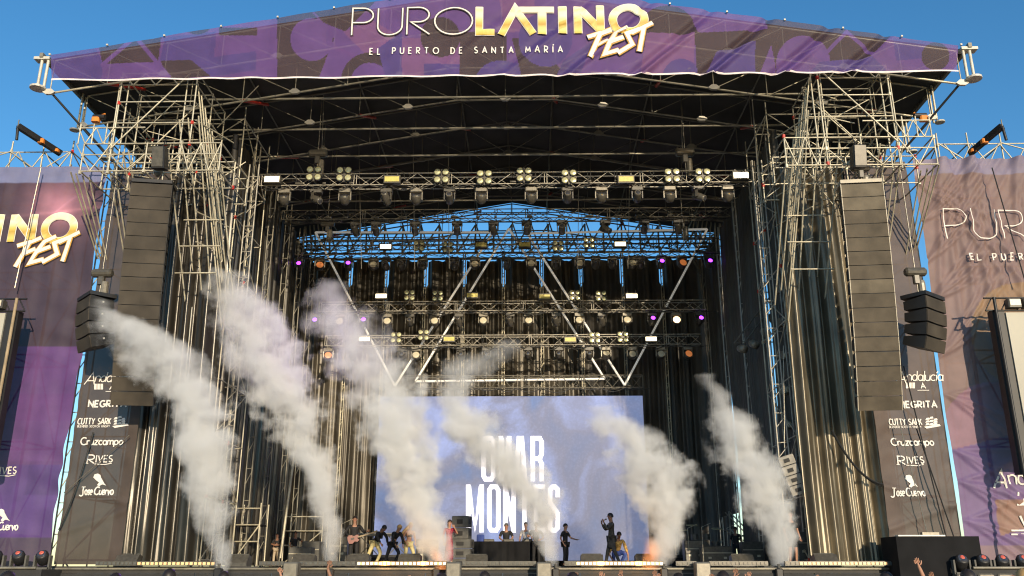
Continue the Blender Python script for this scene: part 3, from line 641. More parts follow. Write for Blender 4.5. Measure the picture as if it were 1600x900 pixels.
# wing scaffolds behind the side banners, tops showing
for s in (-1, 1):
    w = empty('wing_scaffold', (s * 19.5, 30.5, 0), 'low wing scaffold top above the ' + ('dark purple' if s < 0 else 'brown and violet') + ' side banner', 'scaffold', 'wing scaffolds')
    scaffold('w', [s * x for x in ((15.9, 17.0, 18.2, 20.7, 23.2) if s > 0 else (16.1, 17.2, 18.4, 20.9, 23.4))], [29.5, 31.5], [0.3, 3, 6, 9, 12, 14.6, 15.9, 16.75], w, seed=20 + s, r=.028, ztop=.45)
    for k in range(14):
        a = s * (16.1 + k * .5); b = s * (16.1 + (k + 1) * .5)
        tube('lattice_brace', (a, 29.45, 15.9 if k % 2 else 16.75), (b, 29.45, 16.75 if k % 2 else 15.9), .022, 'steel', w, 6)
    c = empty('outrigger_beam', (s * 17.4, 29.3, 16.6), 'black outrigger beam with an orange sling above the ' + ('left dark purple banner' if s < 0 else 'right brown violet banner'), 'beam', 'outrigger beams')
    pa, pb = (W(28, 197, 28.2), W(95, 240, 29.5)) if s < 0 else (W(1566, 197, 28.2), W(1515, 240, 29.5))
    d = pb - pa
    MB().box(0, 0, d.length / 2, .17, .2, d.length).build('boom', 'black', c, T(*pa) @ d.to_track_quat('Z', 'Y').to_matrix().to_4x4())
    tube('fork', tuple(pa), (pa.x + .05, pa.y, pa.z - .55), .05, 'black', c); tube('pin', tuple(pa), (pa.x, pa.y, pa.z + .25), .02, 'steel_dk', c)
    MB().box(0, 0, 0, .22, .26, .2, None, .04).build('sling', 'orange', c, T(*(pa + d * .55)))
    MB().box(0, 0, 0, .22, .26, .14, None, .04).build('sling', 'orange', c, T(*(pa + d * .9)))
    q = W(150, 187, 26.6) if s < 0 else W(1443, 185, 26.6)
    c = empty('ratchet_winch', tuple(q), 'orange ratchet winch lying on the ' + ('left' if s < 0 else 'right') + ' cantilever frame end', 'winch', 'orange winches')
    MB().box(0, 0, 0, .26, .2, .2, None, .04).build('housing', 'orange', c); MB().lathe([(.09, -.2), (.09, .2)], 10, RY(1.57)).build('drum', 'black', c, T(*(q + Vector((-s * .1, 0, .1)))))
    MB().bar((-.12, 0, .05), (-.3 * s, 0, .22), .03).build('lever', 'orange', c)
# ================================================================ side banners
def tri_mosaic(x, z, c, x0, zlim):
    """the triangle mosaic printed low on the side banners"""
    s = 1.15; u = (x - x0) / s; v = (z - 2) / (s * .95); iu, iv = np.floor(u), np.floor(v); fu, fv = u - iu, v - iv
    k = ((np.abs(fu - .5) * 2) > fv) ^ ((iu + iv) % 2 == 0)
    h = np.sin(iu * 12.9898 + iv * 78.233 + k * 3.1) * 43758.5453; h = h - np.floor(h)
    on = (z < zlim) & (z > 4.2) & (h > .35)
    c[on] *= (.62 + .5 * h[on])[:, None]; return c
def col_left(x, y, z):
    px, py = inv_proj(x, y * 0 + 29, z)
    c = np.empty(x.shape + (3,)); D = np.array((.050, .030, .042)); P = np.array((.105, .043, .160))
    c[...] = D
    lo = (z < 9.15); c[lo] = P; c[(z < 7.5) & (z > 6.6)] = (.105, .038, .155); c[(z < 5.2)] = (.085, .040, .175); c[z < 2.9] = (.055, .035, .075)
    c[(x < -17.2) & (z < 9.15) & (z > 5.2)] *= .9
    c = tri_mosaic(x, z, c, -27, 6.0)
    g1 = np.exp(-(np.hypot(px - 92, (py - 322) * 1.2) / 34) ** 1.4); c += g1[..., None] * np.array((.50, .22, .30)) * .8
    ray = np.exp(-np.abs((py - 330) + (px - 100) * .11) / 2.2) * np.exp(-np.abs(px - 100) / 45); c += ray[..., None] * np.array((.5, .22, .26)) * .55
    ray = np.exp(-np.abs((py - 325) + (px - 95) * .75) / 1.6) * np.exp(-np.abs(px - 95) / 28) * (px < 150); c += ray[..., None] * np.array((.4, .2, .3)) * .35
    c[z > 15.25] = (.16, .17, .30)  # top strip: sky showing through the cloth, painted into its colour
    return c
def fold_left(x, z):
    o = .03 * snoise(x, z, 8, 6, .12, .8) + .012 * np.sin(x * 9 + .6 * np.sin(z))
    e = np.exp(-(-14.7 - x) / 1.1)       # creases gathered at the laced edge
    return o + e * .05 * np.sin(z * 4.1 + (x + 15) * 2.3 + np.sin(z * 1.3) * 2)
def col_right(x, y, z):
    c = np.empty(x.shape + (3,)); A = np.array((.190, .126, .116)); c[...] = A
    px, py = inv_proj(x, y * 0 + 29, z)
    k = np.hypot(x - 17.6, z - 9.3) < 1.9; c[k] = (.24, .15, .085)
    k = np.hypot(x - 16.2, z - 5.9) < 1.9; c[k] = (.22, .125, .165)
    c[z < 6.3] *= 1.0; lo = z < 5.7 + .25 * (x - 15); c[lo] = (.145, .090, .20)
    k = (z < 8.2) & (z > 6.9) & (x > 16.9); c[k] = (.22, .13, .09)
    k = (x > 15.6) & (x < 17.2) & (z < 4.0) & (z > 2.9 + (x - 15.6) * .3); c[k] = (.24, .14, .11)
    c[z < 2.6] = (.20, .13, .16)
    c[z > 15.3] = (.20, .17, .24)  # bluish band along the top paints the sky seen through the banner
    return c
def fold_right(x, z):
    o = .05 * snoise(x, z, 18, 6, .12, .9)
    # swags radiating from lacing points on the inner edge
    for zc, a in ((15.2, -.9), (13.4, .7), (11.9, .9), (10.6, .55), (8.6, .75), (7.4, -.45), (5.6, -.5), (4.6, -.35), (3.4, -.3)):
        dx = x - 14.5; dz = z - zc
        for j, sl in enumerate((a, a + .22, a - .25, a + .5)):
            L = dz - sl * dx - .10 * np.sign(sl) * dx ** 2
            w = .05 + .035 * dx
            o = o + .15 * np.exp(-(L / w) ** 2) * np.exp(-dx / 2.6) * np.clip(dx * 1.5, 0, 1) * (1 - .15 * j)
    for k, (xc, zc) in enumerate(((16.9, 15.5), (18.6, 15.6), (15.9, 15.6))):      # vertical drapery under the top edge
        for j in range(4):
            xx = xc + .12 * j - .4 + (zc - z) * (.16 * j - .2) * .6; o = o + .12 * np.exp(-((x - xx) / .12) ** 2) * np.clip(1 - (zc - z) / 9, 0, 1)
    return o
NEG = 'bold'
sb = empty('side_banner', (-20.6, 29, 2), 'dark purple side banner with gold lettering and a pink lens flare print', 'banner', 'big banners beside the stage')
sheet('banner_cloth', -26.8, lambda v: -14.38 - .04 * np.sin(v * 9), 2.0, 15.9, 29, 200, 230, 'printb', fold_left, col_left, sb)
fyL = lambda x, z: 29 - fold_left(x, z)
a1 = W(118, 378, 29); kk = (W(118, 378, 29).x - W(62, 378, 29).x) / 62 * 1.0
kk = .0212
logo(sb, fyL, 29, a1.x - 463 * kk, a1.z + .02, kk)
sb2 = empty('side_banner', (20.6, 29, 2), 'creased brown and violet side banner with thin white lettering and long diagonal folds', 'banner', 'big banners beside the stage')
sheet('banner_cloth', lambda v: 14.45 + .22 * v + .04 * np.sin(v * 11) * (v < .95), 26.8, 2.0, 15.9, 29, 240, 280, 'printb', fold_right, col_right, sb2)
fyR = lambda x, z: 29 - fold_right(x, z)
fyRT = lambda x, z: 29 - .05 - .5 * (float(fold_right(x, z)) + max(float(fold_right(x + a, z + b)) for a, b in ((0, 0), (.1, 0), (-.1, 0), (0, .1), (0, -.1))))
b1 = W(1475, 377, 29); logo(sb2, fyRT, 29, b1.x, b1.z, .0228, off=.05, tw=1.5)
# ---- sponsor marks
def flat(name, parent, fy, chains, off=.03, m='ink'): return on_sign(parent, name, chains, fy, off, m)
def join(Ls): return [c for L in Ls for c in L]
def sponsor(parent, fy, Y, cx, dy=(0,) * 6, wk=1.0, which='abcdef', ky=(597, 631, 660, 690, 718, 768)):
    """cx: pixel column of the list; each mark becomes one printed part"""
    def P(px, py): q = W(px, py, Y); return q.x, q.z
    def word(txt, x0, x1, yb, h, w, **k):
        a = P(x0, yb); b = P(x1, yb); t = P(x0, yb - h)
        return join(letters(txt, b[0] - a[0], a[0], a[1], t[1] - a[1], w * (t[1] - a[1]) / h, **k))
    if 'a' in which:
        y = ky[0] + dy[0]
        pts = word('A', cx - 38, cx - 22, y + 4, 18, 1.6, slant=.2) + word('ndalucía', cx - 21, cx + 36, y, 15, 1.5, track=.05, slant=.15)
        flat('script_lettering', parent, fy, pts)
        sq = []
        for x0 in (cx - 22, cx - 17, cx - 12): sq.append([P(x0, y + 12), P(x0 + 4, y + 12), P(x0 + 4, y + 3), P(x0, y + 3)])
        link('logo_block', print_poly(sq, fy, .03, 'logo_block', 'ink', WMAT[parent.name].translation), None, parent)
        flat('logo_emblem', parent, fy, word('A', cx + 2, cx + 9, y + 12, 8, 1.5) + [([P(cx - 4, y + 15), P(cx + 14, y + 15)], .02, False)])
    if 'b' in which: flat('bold_lettering', parent, fy, word('NEGRITA', cx - 31, cx + 27, ky[1] + dy[1] + 5, 9.5, 2.3, track=.28))
    if 'c' in which:
        y = ky[2] + dy[2]
        flat('serif_lettering', parent, fy, word('CUTTY SARK', cx - 48, cx + 3, y + 3, 9, 1.5, track=.2, serif=.1))
        flat('small_lettering', parent, fy, word('BLENDED SCOTCH WHISKY', cx - 48, cx + 2, y + 8, 3.2, .6, track=.25))
        hull = [[P(cx + 6, y + 6), P(cx + 30, y + 2), P(cx + 32, y + 5), P(cx + 10, y + 9)]]
        for mx_, h in ((12, 14), (18, 17), (24, 12)):
            for j in range(3): hull.append([P(cx + mx_ - 4, y + 4 - j * h / 3.4), P(cx + mx_ + 3, y + 3 - j * h / 3.4), P(cx + mx_ + 2, y - j * h / 3.4), P(cx + mx_ - 2, y + .5 - j * h / 3.4)])
        link('ship_emblem', print_poly(hull, fy, .03, 'ship_emblem', 'ink', WMAT[parent.name].translation), None, parent)
    if 'd' in which: flat('brewery_lettering', parent, fy, word('Cruzcampo', cx - 44, cx + 22, ky[3] + dy[3] + 5, 11, 1.9, track=.12))
    if 'e' in which:
        y = ky[4] + dy[4]
        flat('serif_lettering', parent, fy, word('R', cx - 34, cx - 23, y + 6, 13, 1.9, serif=.14) + word('IVES', cx - 20, cx + 6, y + 4, 10, 1.7, serif=.12, track=.25) + [([P(cx - 22, y + 7), P(cx - 6, y + 8), P(cx + 5, y + 6)], .025, False)])
    if 'f' in which:
        y = ky[5] + dy[5]
        bird = [(-18, -10), (-15, -14), (-20, -18), (-24, -22), (-22, -27), (-17, -28), (-13, -26), (-12, -22), (-9, -17), (-6, -12), (-3, -9), (-9, -11), (-12, -10), (-14, -8)]
        link('bird_emblem', print_poly([[P(cx + a, y + b) for a, b in bird[::-1]]], fy, .03, 'bird_emblem', 'ink', WMAT[parent.name].translation), None, parent)
        flat('gothic_lettering', parent, fy, word('J', cx - 46, cx - 40, y + 7, 14, 2, serif=.2) + word('ose', cx - 37, cx - 25, y + 5, 12, 2, track=.08) + word('C', cx - 22, cx - 15, y + 5, 12, 2.2) + word('uervo', cx - 14, cx + 8, y + 5, 12, 2, track=.08))
def panel_col(base):
    def f(x, y, z):
        c = np.empty(x.shape + (3,)); c[...] = base
        c *= (1 + .12 * snoise(x, z, 5, 5, .3, 3))[..., None]; return c
    return f
def fold_panel(seed, s):
    def f(x, z):
        o = .02 * snoise(x, z, seed, 6, .2, 1.4); e = np.minimum(np.abs(x - s * 14.3), np.abs(x - s * 12.5))
        return o + np.exp(-e / .45) * .03 * np.sin(z * 5 + e * 3 + 2 * np.sin(z)) + (.05 * np.exp(-((z - 3.4 - .35 * (x - s * 13)) / .12) ** 2) + .04 * np.exp(-((z - 4.2 + .3 * (x - s * 13)) / .1) ** 2))
    return f
PY = 28.95
for s in (-1, 1):
    fp = fold_panel(30 + s, s); fyP = (lambda fp: (lambda x, z: PY - fp(x, z)))(fp)
    p = empty('sponsor_panel', (s * 13.4, PY, 2), 'tall ' + ('dark charcoal sponsor panel, its upper marks half behind smoke' if s < 0 else 'sunlit brown sponsor panel behind the right speaker column'), 'panel', 'sponsor panels')
    xi, xo = (-14.17, -12.05) if s < 0 else (12.15, 14.36)
    sheet('panel_cloth', xi, xo, 2.06, 15.8, PY, 60, 220, 'printp', fp, panel_col((.062, .047, .040) if s < 0 else (.088, .064, .055)), p)
    if s < 0: sponsor(p, fyP, PY, 170)
    else: sponsor(p, fyP, PY, 1437, (-2, 1, 1, 1, 2, 2))
sponsor(sb, fyL, 29, 20, (0, 0, 0, 0, 18, 55), which='ef')
def P29(px, py): q = W(px, py, 29); return q.x, q.z
def wordR(txt, x0, x1, yb, h, w, **k):
    a = P29(x0, yb); b = P29(x1, yb); t = P29(x0, yb - h)
    return join(letters(txt, b[0] - a[0], a[0], a[1], t[1] - a[1], w * (t[1] - a[1]) / h, **k))
flat('script_lettering', sb2, fyR, wordR('A', 1551, 1572, 763, 28, 3, slant=.2) + wordR('ndalucía', 1576, 1672, 757, 24, 2.6, track=.08))
link('logo_block', print_poly([[P29(1588, 790), P29(1606, 790), P29(1606, 769), P29(1588, 769)], [P29(1609, 790), P29(1627, 790), P29(1627, 769), P29(1609, 769)]], fyR, .03, 'logo_block', 'ink', WMAT[sb2.name].translation), None, sb2)
flat('emblem_stripe', sb2, fyR, [([P29(1578, 829), P29(1650, 829)], .05, False), ([P29(1579, 835), P29(1650, 835)], .05, False), ([P29(1593, 806), P29(1600, 822), P29(1612, 824)], .06, False)])
# ================================================================ curtains
def pleat(lam, amp, seed, ph=0, drift=.25):
    r = np.random.RandomState(seed); a = r.uniform(0, 6, 6)
    def f(x, z):
        w = x / lam * 6.283 + 1.6 * np.sin(x * 1.3 + a[0]) + drift * np.sin(z * .35 + a[1]) + .5 * np.sin(x * .6 + z * .12 + a[2])
        s_ = np.sin(w); k = np.sign(s_) * np.abs(s_) ** .7
        return amp * (k + .45 * np.sin(w * 2.17 + a[3] + .2 * z) + .35 * np.sin(w * .41 + a[4])) + .05 * np.sin(z * .5 + a[5])
    return f
def curtain(label, x0, x1, z0, z1, Y, lam, amp, seed, m, group, axis='x', nz=34):
    if callable(x0): nz = max(nz, 60)
    fn = pleat(lam, amp, seed)
    xa = x0(np.array(0.)) if callable(x0) else x0
    L = abs((x1 if not callable(x1) else float(x1(np.array(0.)))) - xa); n = int(max(24, L / lam * 18))
    o = sheet('curtain', x0, x1, z0, z1, Y, n, nz, m, fn, None, None, axis)
    return tag(o, label, 'curtain', group)
CG = 'curtains of the stage front'
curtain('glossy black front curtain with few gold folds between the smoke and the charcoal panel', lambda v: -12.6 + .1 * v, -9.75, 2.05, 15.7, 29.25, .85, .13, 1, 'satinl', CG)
curtain('pleated black front curtain, bronze in full sun beside the right sponsor panel', 9.75, lambda v: 12.8 - .1 * v, 2.05, 15.7, 29.25, .52, .13, 2, 'satin', CG)  # same black satin as on the left, with sunlight put into its colour
# returns running back into the stage
SG = 'side drapes running back into the stage'
for s in (-1, 1):
    for i, (ya, yb) in enumerate(((29.8, 32.75), (33.1, 36.35), (36.7, 40.0), (40.4, 44.6))):
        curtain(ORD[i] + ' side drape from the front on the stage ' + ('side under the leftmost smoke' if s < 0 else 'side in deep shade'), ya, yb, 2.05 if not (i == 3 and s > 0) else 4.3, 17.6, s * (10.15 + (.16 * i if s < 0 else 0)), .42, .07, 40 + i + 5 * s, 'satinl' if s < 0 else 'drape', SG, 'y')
    for i in range(5):
        ladder_mast(s * ((9.75 + .13 * i) if s < 0 else 10.05), (31.3 + i * 2.9) if s < 0 else (32.95, 36.55, 40.25, 30.6, 43.9)[i], 2, 17.8, .22 if s < 0 else .14, ORD[i] + ' thin mast from the front in the ' + ('left' if s < 0 else 'right') + ' side drape row', 'side masts', 'steel_dk' if s < 0 else 'alu', .6)
# back wall: separate drapes with daylight slits
BG = 'back drapes behind the lighting trusses'
edges = [-11.0, -8.7, -6.75, -4.65, -2.55, -.45, 1.6, 3.7, 5.9, 8.0, 10.9]
for i in range(10):
    a = (lambda e: lambda v: e - .01 + .12 * (v > .90))(edges[i]); b = (lambda e: lambda v: e + .01 - .12 * (v > .90))(edges[i + 1])
    z0 = 2.05 if i not in (9,) else 2.05
    curtain(ORD[i] + ' back drape counted from the left between daylight slits', a, b, z0, 17.85, 45.0, .75, .12, 60 + i, 'drape_sunlit' if i < 7 else 'drape', BG, nz=24)  # one cloth: the left drapes use a copy with sunlight in the colour
for i, x in enumerate(edges[1:-1]):
    ladder_mast(x, 44.75, 2, 18.2, .12, ORD[i] + ' lattice mast from the left in the slits of the back drapes', 'masts in the drape slits', 'steel', .3)
# ================================================================ screen
scr = empty('video_screen', (0, 42.8, 2.3), 'huge video wall glowing cloudy blue and violet with white block lettering', 'screen')
ms = bpy.data.materials.new('screen_picture'); ms.use_nodes = True; nt = ms.node_tree; b = nt.nodes['Principled BSDF']; L = nt.links
b.inputs['Base Color'].default_value = (.03, .03, .035, 1); b.inputs['Roughness'].default_value = .6
tcn = nt.nodes.new('ShaderNodeNewGeometry'); n1 = nt.nodes.new('ShaderNodeTexNoise'); n1.inputs['Scale'].default_value = .28; n1.inputs['Detail'].default_value = 5; n1.inputs['Distortion'].default_value = .6
n2 = nt.nodes.new('ShaderNodeTexNoise'); n2.inputs['Scale'].default_value = 9; n2.inputs['Detail'].default_value = 3
L.new(tcn.outputs['Position'], n1.inputs['Vector']); L.new(tcn.outputs['Position'], n2.inputs['Vector'])
cr = nt.nodes.new('ShaderNodeValToRGB'); e = cr.color_ramp; e.elements[0].position = .30; e.elements[0].color = (.07, .17, .40, 1); e.elements[1].position = .72; e.elements[1].color = (.38, .46, .78, 1)
for p, c in ((.42, (.14, .18, .32, 1)), (.50, (.18, .195, .30, 1)), (.60, (.25, .305, .54, 1))): el = e.elements.new(p); el.color = c
L.new(n1.outputs[0], cr.inputs[0])
sxz = nt.nodes.new('ShaderNodeSeparateXYZ'); L.new(tcn.outputs['Position'], sxz.inputs[0])
md = nt.nodes.new('ShaderNodeMapRange'); md.inputs[1].default_value = 5.0; md.inputs[2].default_value = 9.5; md.inputs[3].default_value = 1.0; md.inputs[4].default_value = 1.25; L.new(sxz.outputs[2], md.inputs[0])
m2 = nt.nodes.new('ShaderNodeMapRange'); m2.inputs[1].default_value = .45; m2.inputs[2].default_value = .75; m2.inputs[3].default_value = 1.0; m2.inputs[4].default_value = 1.16; L.new(n2.outputs[0], m2.inputs[0])
mm = nt.nodes.new('ShaderNodeMath'); mm.operation = 'MULTIPLY'; L.new(md.outputs[0], mm.inputs[0]); L.new(m2.outputs[0], mm.inputs[1])
L.new(cr.outputs[0], b.inputs['Emission Color']); L.new(mm.outputs[0], b.inputs['Emission Strength'])
MB().box(0, 42.85, 6.15, 12.86, .08, 7.7).build('screen_face', ms, scr, X3)
for i in range(13):   # cabinets behind
    MB().box(-5.93 + i * .988, 43.0, 6.15, .96, .2, 7.68).build('screen_cabinet', 'black', scr, X3)
MAT['scrtext'] = mat('screen_lettering', (.8, .8, .9), .6, 0, .05, 3, .3, (.72, .76, 1.0), .8)
def PS(px, py): q = W(px, py, 42.75); return q.x, q.z
for word, rows in (('OMAR', (681, 752, [(752, 774), (779, 799), (803, 823), (829, 850)])), ('MONTES', (757, 832, [(728, 756), (761, 782), (786, 806), (810, 829), (834, 852), (856, 875)]))):
    yt, yb, cols = rows
    for ch, (xa, xb) in zip(word, cols):
        w = 7.0; i = w / 2
        def q(*pts): return [PS(xa + (xb - xa) * 0 + p[0], p[1]) for p in pts]
        l, r, t, bt, m_ = xa + i, xb - i, yt + i, yb - i, (yt + yb) / 2
        D = {'O': [(arc(0, 0, 1, 1, 90, 90), 0, 0)], 'M': [[(l, yb), (l, yt)], [(l + 1, yt + 3), ((l + r) / 2, yb - 8), (r - 1, yt + 3)], [(r, yt), (r, yb)]], 'A': [[(l - 1, yb), ((l + r) / 2 - 2, yt)], [((l + r) / 2 + 2, yt), (r + 1, yb)], [(l + 2, m_ + 18), (r - 2, m_ + 18)]],
             'R': [[(l, yb), (l, t), (r - 3, t), (r, t + 6), (r, m_ - 8), (r - 3, m_), (l, m_)], [(r - 4, m_), (r, m_ + 8), (r, yb)]], 'N': [[(l, yb), (l, yt)], [(l, yt + 4), (r, yb - 4)], [(r, yt), (r, yb)]], 'T': [[(xa, t), (xb, t)], [((l + r) / 2, t), ((l + r) / 2, yb)]],
             'E': [[(xb, t), (l, t), (l, bt), (xb, bt)], [(l, m_), (xb - 2, m_)]], 'S': [[(r, yt + 20), (r, t + 4), (r - 4, t), (l + 4, t), (l, t + 4), (l, m_ - 10), (r, m_ + 8), (r, bt - 4), (r - 4, bt), (l + 4, bt), (l, bt - 4), (l, yb - 20)]]}
        D['O'] = [[(l + 3, t), (r - 3, t), (r, t + 5), (r, bt - 5), (r - 3, bt), (l + 3, bt), (l, bt - 5), (l, t + 5), (l + 3, t)]]
        wid_ = PS(xa + w, yt)[0] - PS(xa, yt)[0]
        ch_ = [([PS(*p) for p in stt], wid_, len(stt) > 8 and stt[0] == stt[-1]) for stt in D[ch]]
        on_sign(scr, 'block_letter', ch_, lambda x, z: 42.80, .0, 'scrtext')
# trees and daylight behind the stage
def tree(x, y, h, label, seed):
    rd = np.random.RandomState(seed); o = empty('tree', (x, y, 0), label, 'tree', 'trees behind the stage')
    mb = MB(); mb.lathe([(.22, 0), (.15, h * .35), (.08, h * .7)], 8)
    for i in range(5):
        a = rd.uniform(0, 6.28); mb.bar((0, 0, h * (.3 + .07 * i)), (math.cos(a) * h * .25, math.sin(a) * h * .25, h * (.55 + .06 * i)), .05)
    mb.build('trunk', 'bark', o)
    cs = [(rd.normal(0, h * .16), rd.normal(0, h * .16), h * rd.uniform(.4, .92)) for _ in range(16)]
    V, F = [], []
    for k in range(2200):
        c = cs[k % 16]; d = rd.normal(0, 1, 3); d /= np.linalg.norm(d); p = np.array(c) + d * h * .12 * rd.uniform(.5, 1.1)
        u = rd.normal(0, 1, 3); u /= np.linalg.norm(u); w = np.cross(u, rd.normal(0, 1, 3)); w /= np.linalg.norm(w); s_ = .14
        b_ = len(V); V += [p - u * s_, p + w * s_ * .5, p + u * s_, p - w * s_ * .5]; F.append((b_, b_ + 1, b_ + 2, b_ + 3))
    link('crown', mk('crown', V, F, 'leaf'), None, o)
tree(15.5, 56, 5.2, 'bushy tree glimpsed through the gap beside the sunlit curtain', 1); tree(19.5, 60, 5.0, 'lower tree glimpsed beyond the back right daylight gap', 2); tree(-17.2, 58, 5.5, 'tree showing in the slit beside the charcoal sponsor panel', 3)
tree(8.6, 66, 4.6, 'small tree behind the back right opening of the stage', 4); tree(-13, 62, 5.0, 'tree glimpsed low between the curtain and the left wing', 5)
# ================================================================ lighting trusses
def box_truss(label, x0, x1, Y, z0, z1, m='alu_dk', bay=.55, dep=.42, group='horizontal lighting trusses', r=.026, mb='alu_dk'):
    o = empty('lighting_truss', ((x0 + x1) / 2, Y, z0), label, 'truss', group)
    for y in (Y, Y + dep):
        for z in (z0, z1): tube('chord', (x0, y, z), (x1, y, z), r, m, o)
    n = int(round((x1 - x0) / bay)); b = (x1 - x0) / n
    for i in range(n):
        a, c = x0 + i * b, x0 + (i + 1) * b; up = i % 2
        tube('brace', (a, Y, z0 if up else z1), (c, Y, z1 if up else z0), r * .55, mb, o, 6)
        tube('brace', (a, Y + dep, z1 if up else z0), (c, Y + dep, z0 if up else z1), r * .55, mb, o, 6)
        tube('bottom_brace', (a, Y if up else Y + dep, z0), (c, Y + dep if up else Y, z0), r * .5, mb, o, 6)
    for i in range(0, n + 1, 6):
        for dx in (0, .1): tube('end_frame', (min(x0 + i * b + dx, x1), Y, z0), (min(x0 + i * b + dx, x1), Y, z1), r * .7, m, o, 6)
    # the cable loom tied along the truss, sagging between its ties, and loose drops
    rd = random.Random(int(Y * 10)); pts = []; x = x0 + .2
    while x < x1 - .3:
        st_ = rd.uniform(.7, 1.5); sg = rd.uniform(.06, .26)
        pts += [(x + st_ * t / 6, Y - .05, z0 - .03 - sg * 4 * (t / 6) * (1 - t / 6)) for t in range(6)]; x += st_
    mb_ = MB()
    for p, q in zip(pts, pts[1:]): mb_.bar(p, q, .018, 5)
    mb_.build('cable_loom', 'cable', o, X3)
    x = x0 + .3
    while x < x1 - .2:
        tube('junction_box', (x, Y - .04, z0 + .06), (x + rd.uniform(.1, .35), Y - .04, z0 + .06), .05, 'fix', o, 6)
        q = MB(); w_ = rd.uniform(.1, .3); h_ = rd.uniform(.15, .5)
        for t in range(6):
            a_, b_ = t / 6, (t + 1) / 6; q.bar((x + w_ * a_, Y - .06, z1 - .02 - h_ * 4 * a_ * (1 - a_)), (x + w_ * b_, Y - .06, z1 - .02 - h_ * 4 * b_ * (1 - b_)), .013, 5)
        q.build('loose_cable', 'cable', o, X3); x += rd.uniform(.7, 1.5)
    return o
box_truss('front lighting truss, nearest the audience, with a row of hanging lamps', -9.65, 9.6, 31.5, 16.22, 16.70, 'alu', .62, mb='alu')
box_truss('dark second truss from the front, just under the roof girders', -10.0, 9.75, 36, 16.62, 17.05, 'alu_dk', .6)
box_truss('third truss from the front, silhouetted on the blue sky strip', -10.4, 10.1, 40, 16.42, 17.12, 'alu_dk', .6, .6)
box_truss('thin upper companion of the silhouetted sky truss', -10.6, 10.3, 41.6, 17.45, 17.9, 'alu_dk', .6, .6)
box_truss('middle truss with pale round lamps above the white triangles', -9.3, 9.45, 41, 13.85, 14.32, 'alu', .55, mb='alu', r=.03)
box_truss('lowest lamp truss, above the lettered video wall', -9.1, 9.25, 41.8, 12.33, 12.83, 'alu', .55, mb='alu', r=.03)
box_truss('slim truss directly on top of the video wall', -5.4, 6.4, 42.3, 10.32, 10.92, 'alu_dk', .5)
for s in (-1, 1):
    t = empty('tapered_truss_frame', (s * 11.1, 44.3, 14), 'tapered lattice frame against the sky at the ' + ('left' if s < 0 else 'right') + ' end of the back wall', 'truss', 'tapered end frames')
    tube('chord', (s * 9.8, 44.3, 18.3), (s * 11.2, 44.3, 18.3), .05, 'alu_dk', t); tube('chord', (s * 11.2, 44.3, 20.2), (s * 11.2, 44.3, 13.5), .05, 'steel', t)
    for i in range(7): tube('brace', (s * (9.5 + .25 * i), 44.3, 18.3), (s * (9.9 + .22 * i), 44.3, 20.1), .04, 'steel', t, 6)
    for i in range(8): tube('brace', (s * 11.2, 44.3, 18.3 - i * .6), (s * (9.5 + i * .2), 44.3, 18.0 - i * .45), .03, 'alu_dk', t, 6)
    tube('chord', (s * 9.4, 44.3, 18.0), (s * 11.1, 44.3, 14.3), .05, 'alu_dk', t)
# white tube triangles
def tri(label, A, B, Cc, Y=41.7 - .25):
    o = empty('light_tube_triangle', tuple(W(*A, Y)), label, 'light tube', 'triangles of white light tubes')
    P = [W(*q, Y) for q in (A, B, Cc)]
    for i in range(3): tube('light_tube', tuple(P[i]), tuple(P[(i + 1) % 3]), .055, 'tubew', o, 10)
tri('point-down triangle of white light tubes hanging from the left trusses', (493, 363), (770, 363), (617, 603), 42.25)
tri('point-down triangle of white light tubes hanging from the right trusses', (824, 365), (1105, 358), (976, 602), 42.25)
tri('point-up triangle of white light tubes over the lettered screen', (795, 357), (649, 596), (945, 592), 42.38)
# ---- fixtures, built about their hanging point, lens towards the audience
def yoke_mesh(w, h, m):
    mb = MB(); mb.box(0, 0, -.05, w, .10, .05); mb.box(-w / 2 + .02, 0, -h / 2, .04, .11, h); mb.box(w / 2 - .02, 0, -h / 2, .04, .11, h); return mb.mesh('yoke', m)
FX = {}
def fx(kind, lens, tilt, pan=0):
    k = (kind, lens)
    if k not in FX:
        base = MB().box(0, 0, -.09, .46, .32, .17, None, .03).mesh('base', 'fixg' if kind == 'wash' else 'fix')
        clamp = MB().box(-.12, 0, .03, .05, .12, .09).box(.12, 0, .03, .05, .12, .09).mesh('clamp', 'fix')
        if kind == 'wash':
            head = MB().lathe([(.10, -.22), (.17, -.15), (.20, 0), (.205, .12), (.19, .15)], 18, RX(math.pi / 2)).mesh('head', 'fix', True)
            lm = MB().lathe([(.175, .0), (.165, .02), (.10, .035)], 18, RX(math.pi / 2)).mesh('lens', lens, False); lo = -.15
            y = yoke_mesh(.50, .36, 'fixg')
        else:
            head = MB().lathe([(.09, -.25), (.15, -.2), (.155, .08), (.13, .20), (.13, .27)], 16, RX(math.pi / 2)).mesh('head', 'fix', True)
            lm = MB().lathe([(.105, .0), (.10, .012), (.05, .03)], 16, RX(math.pi / 2)).mesh('lens', lens, False); lo = -.27
            y = yoke_mesh(.44, .36, 'fix')
        ring = MB().lathe([(.12, 0), (.12, .02), (.07, .02)], 14, RX(math.pi / 2)).mesh('lens_ring', 'fixg')
        FX[k] = (base, clamp, head, lm, y, lo, ring)
    base, clamp, head, lm, y, lo, ring = FX[k]
    Hm = T(0, 0, -.42) @ RX(-tilt) @ RY(0)
    subs = [('lens', lm, T(0, lo, 0))]
    if kind != 'wash': subs.append(('lens_ring', ring, T(0, lo + .012, 0)))
    return [('base', base, X3, []), ('clamp', clamp, X3, []), ('yoke', y, T(0, 0, -.12) @ RZ(pan), []), ('head', head, RZ(pan) @ Hm, subs)]
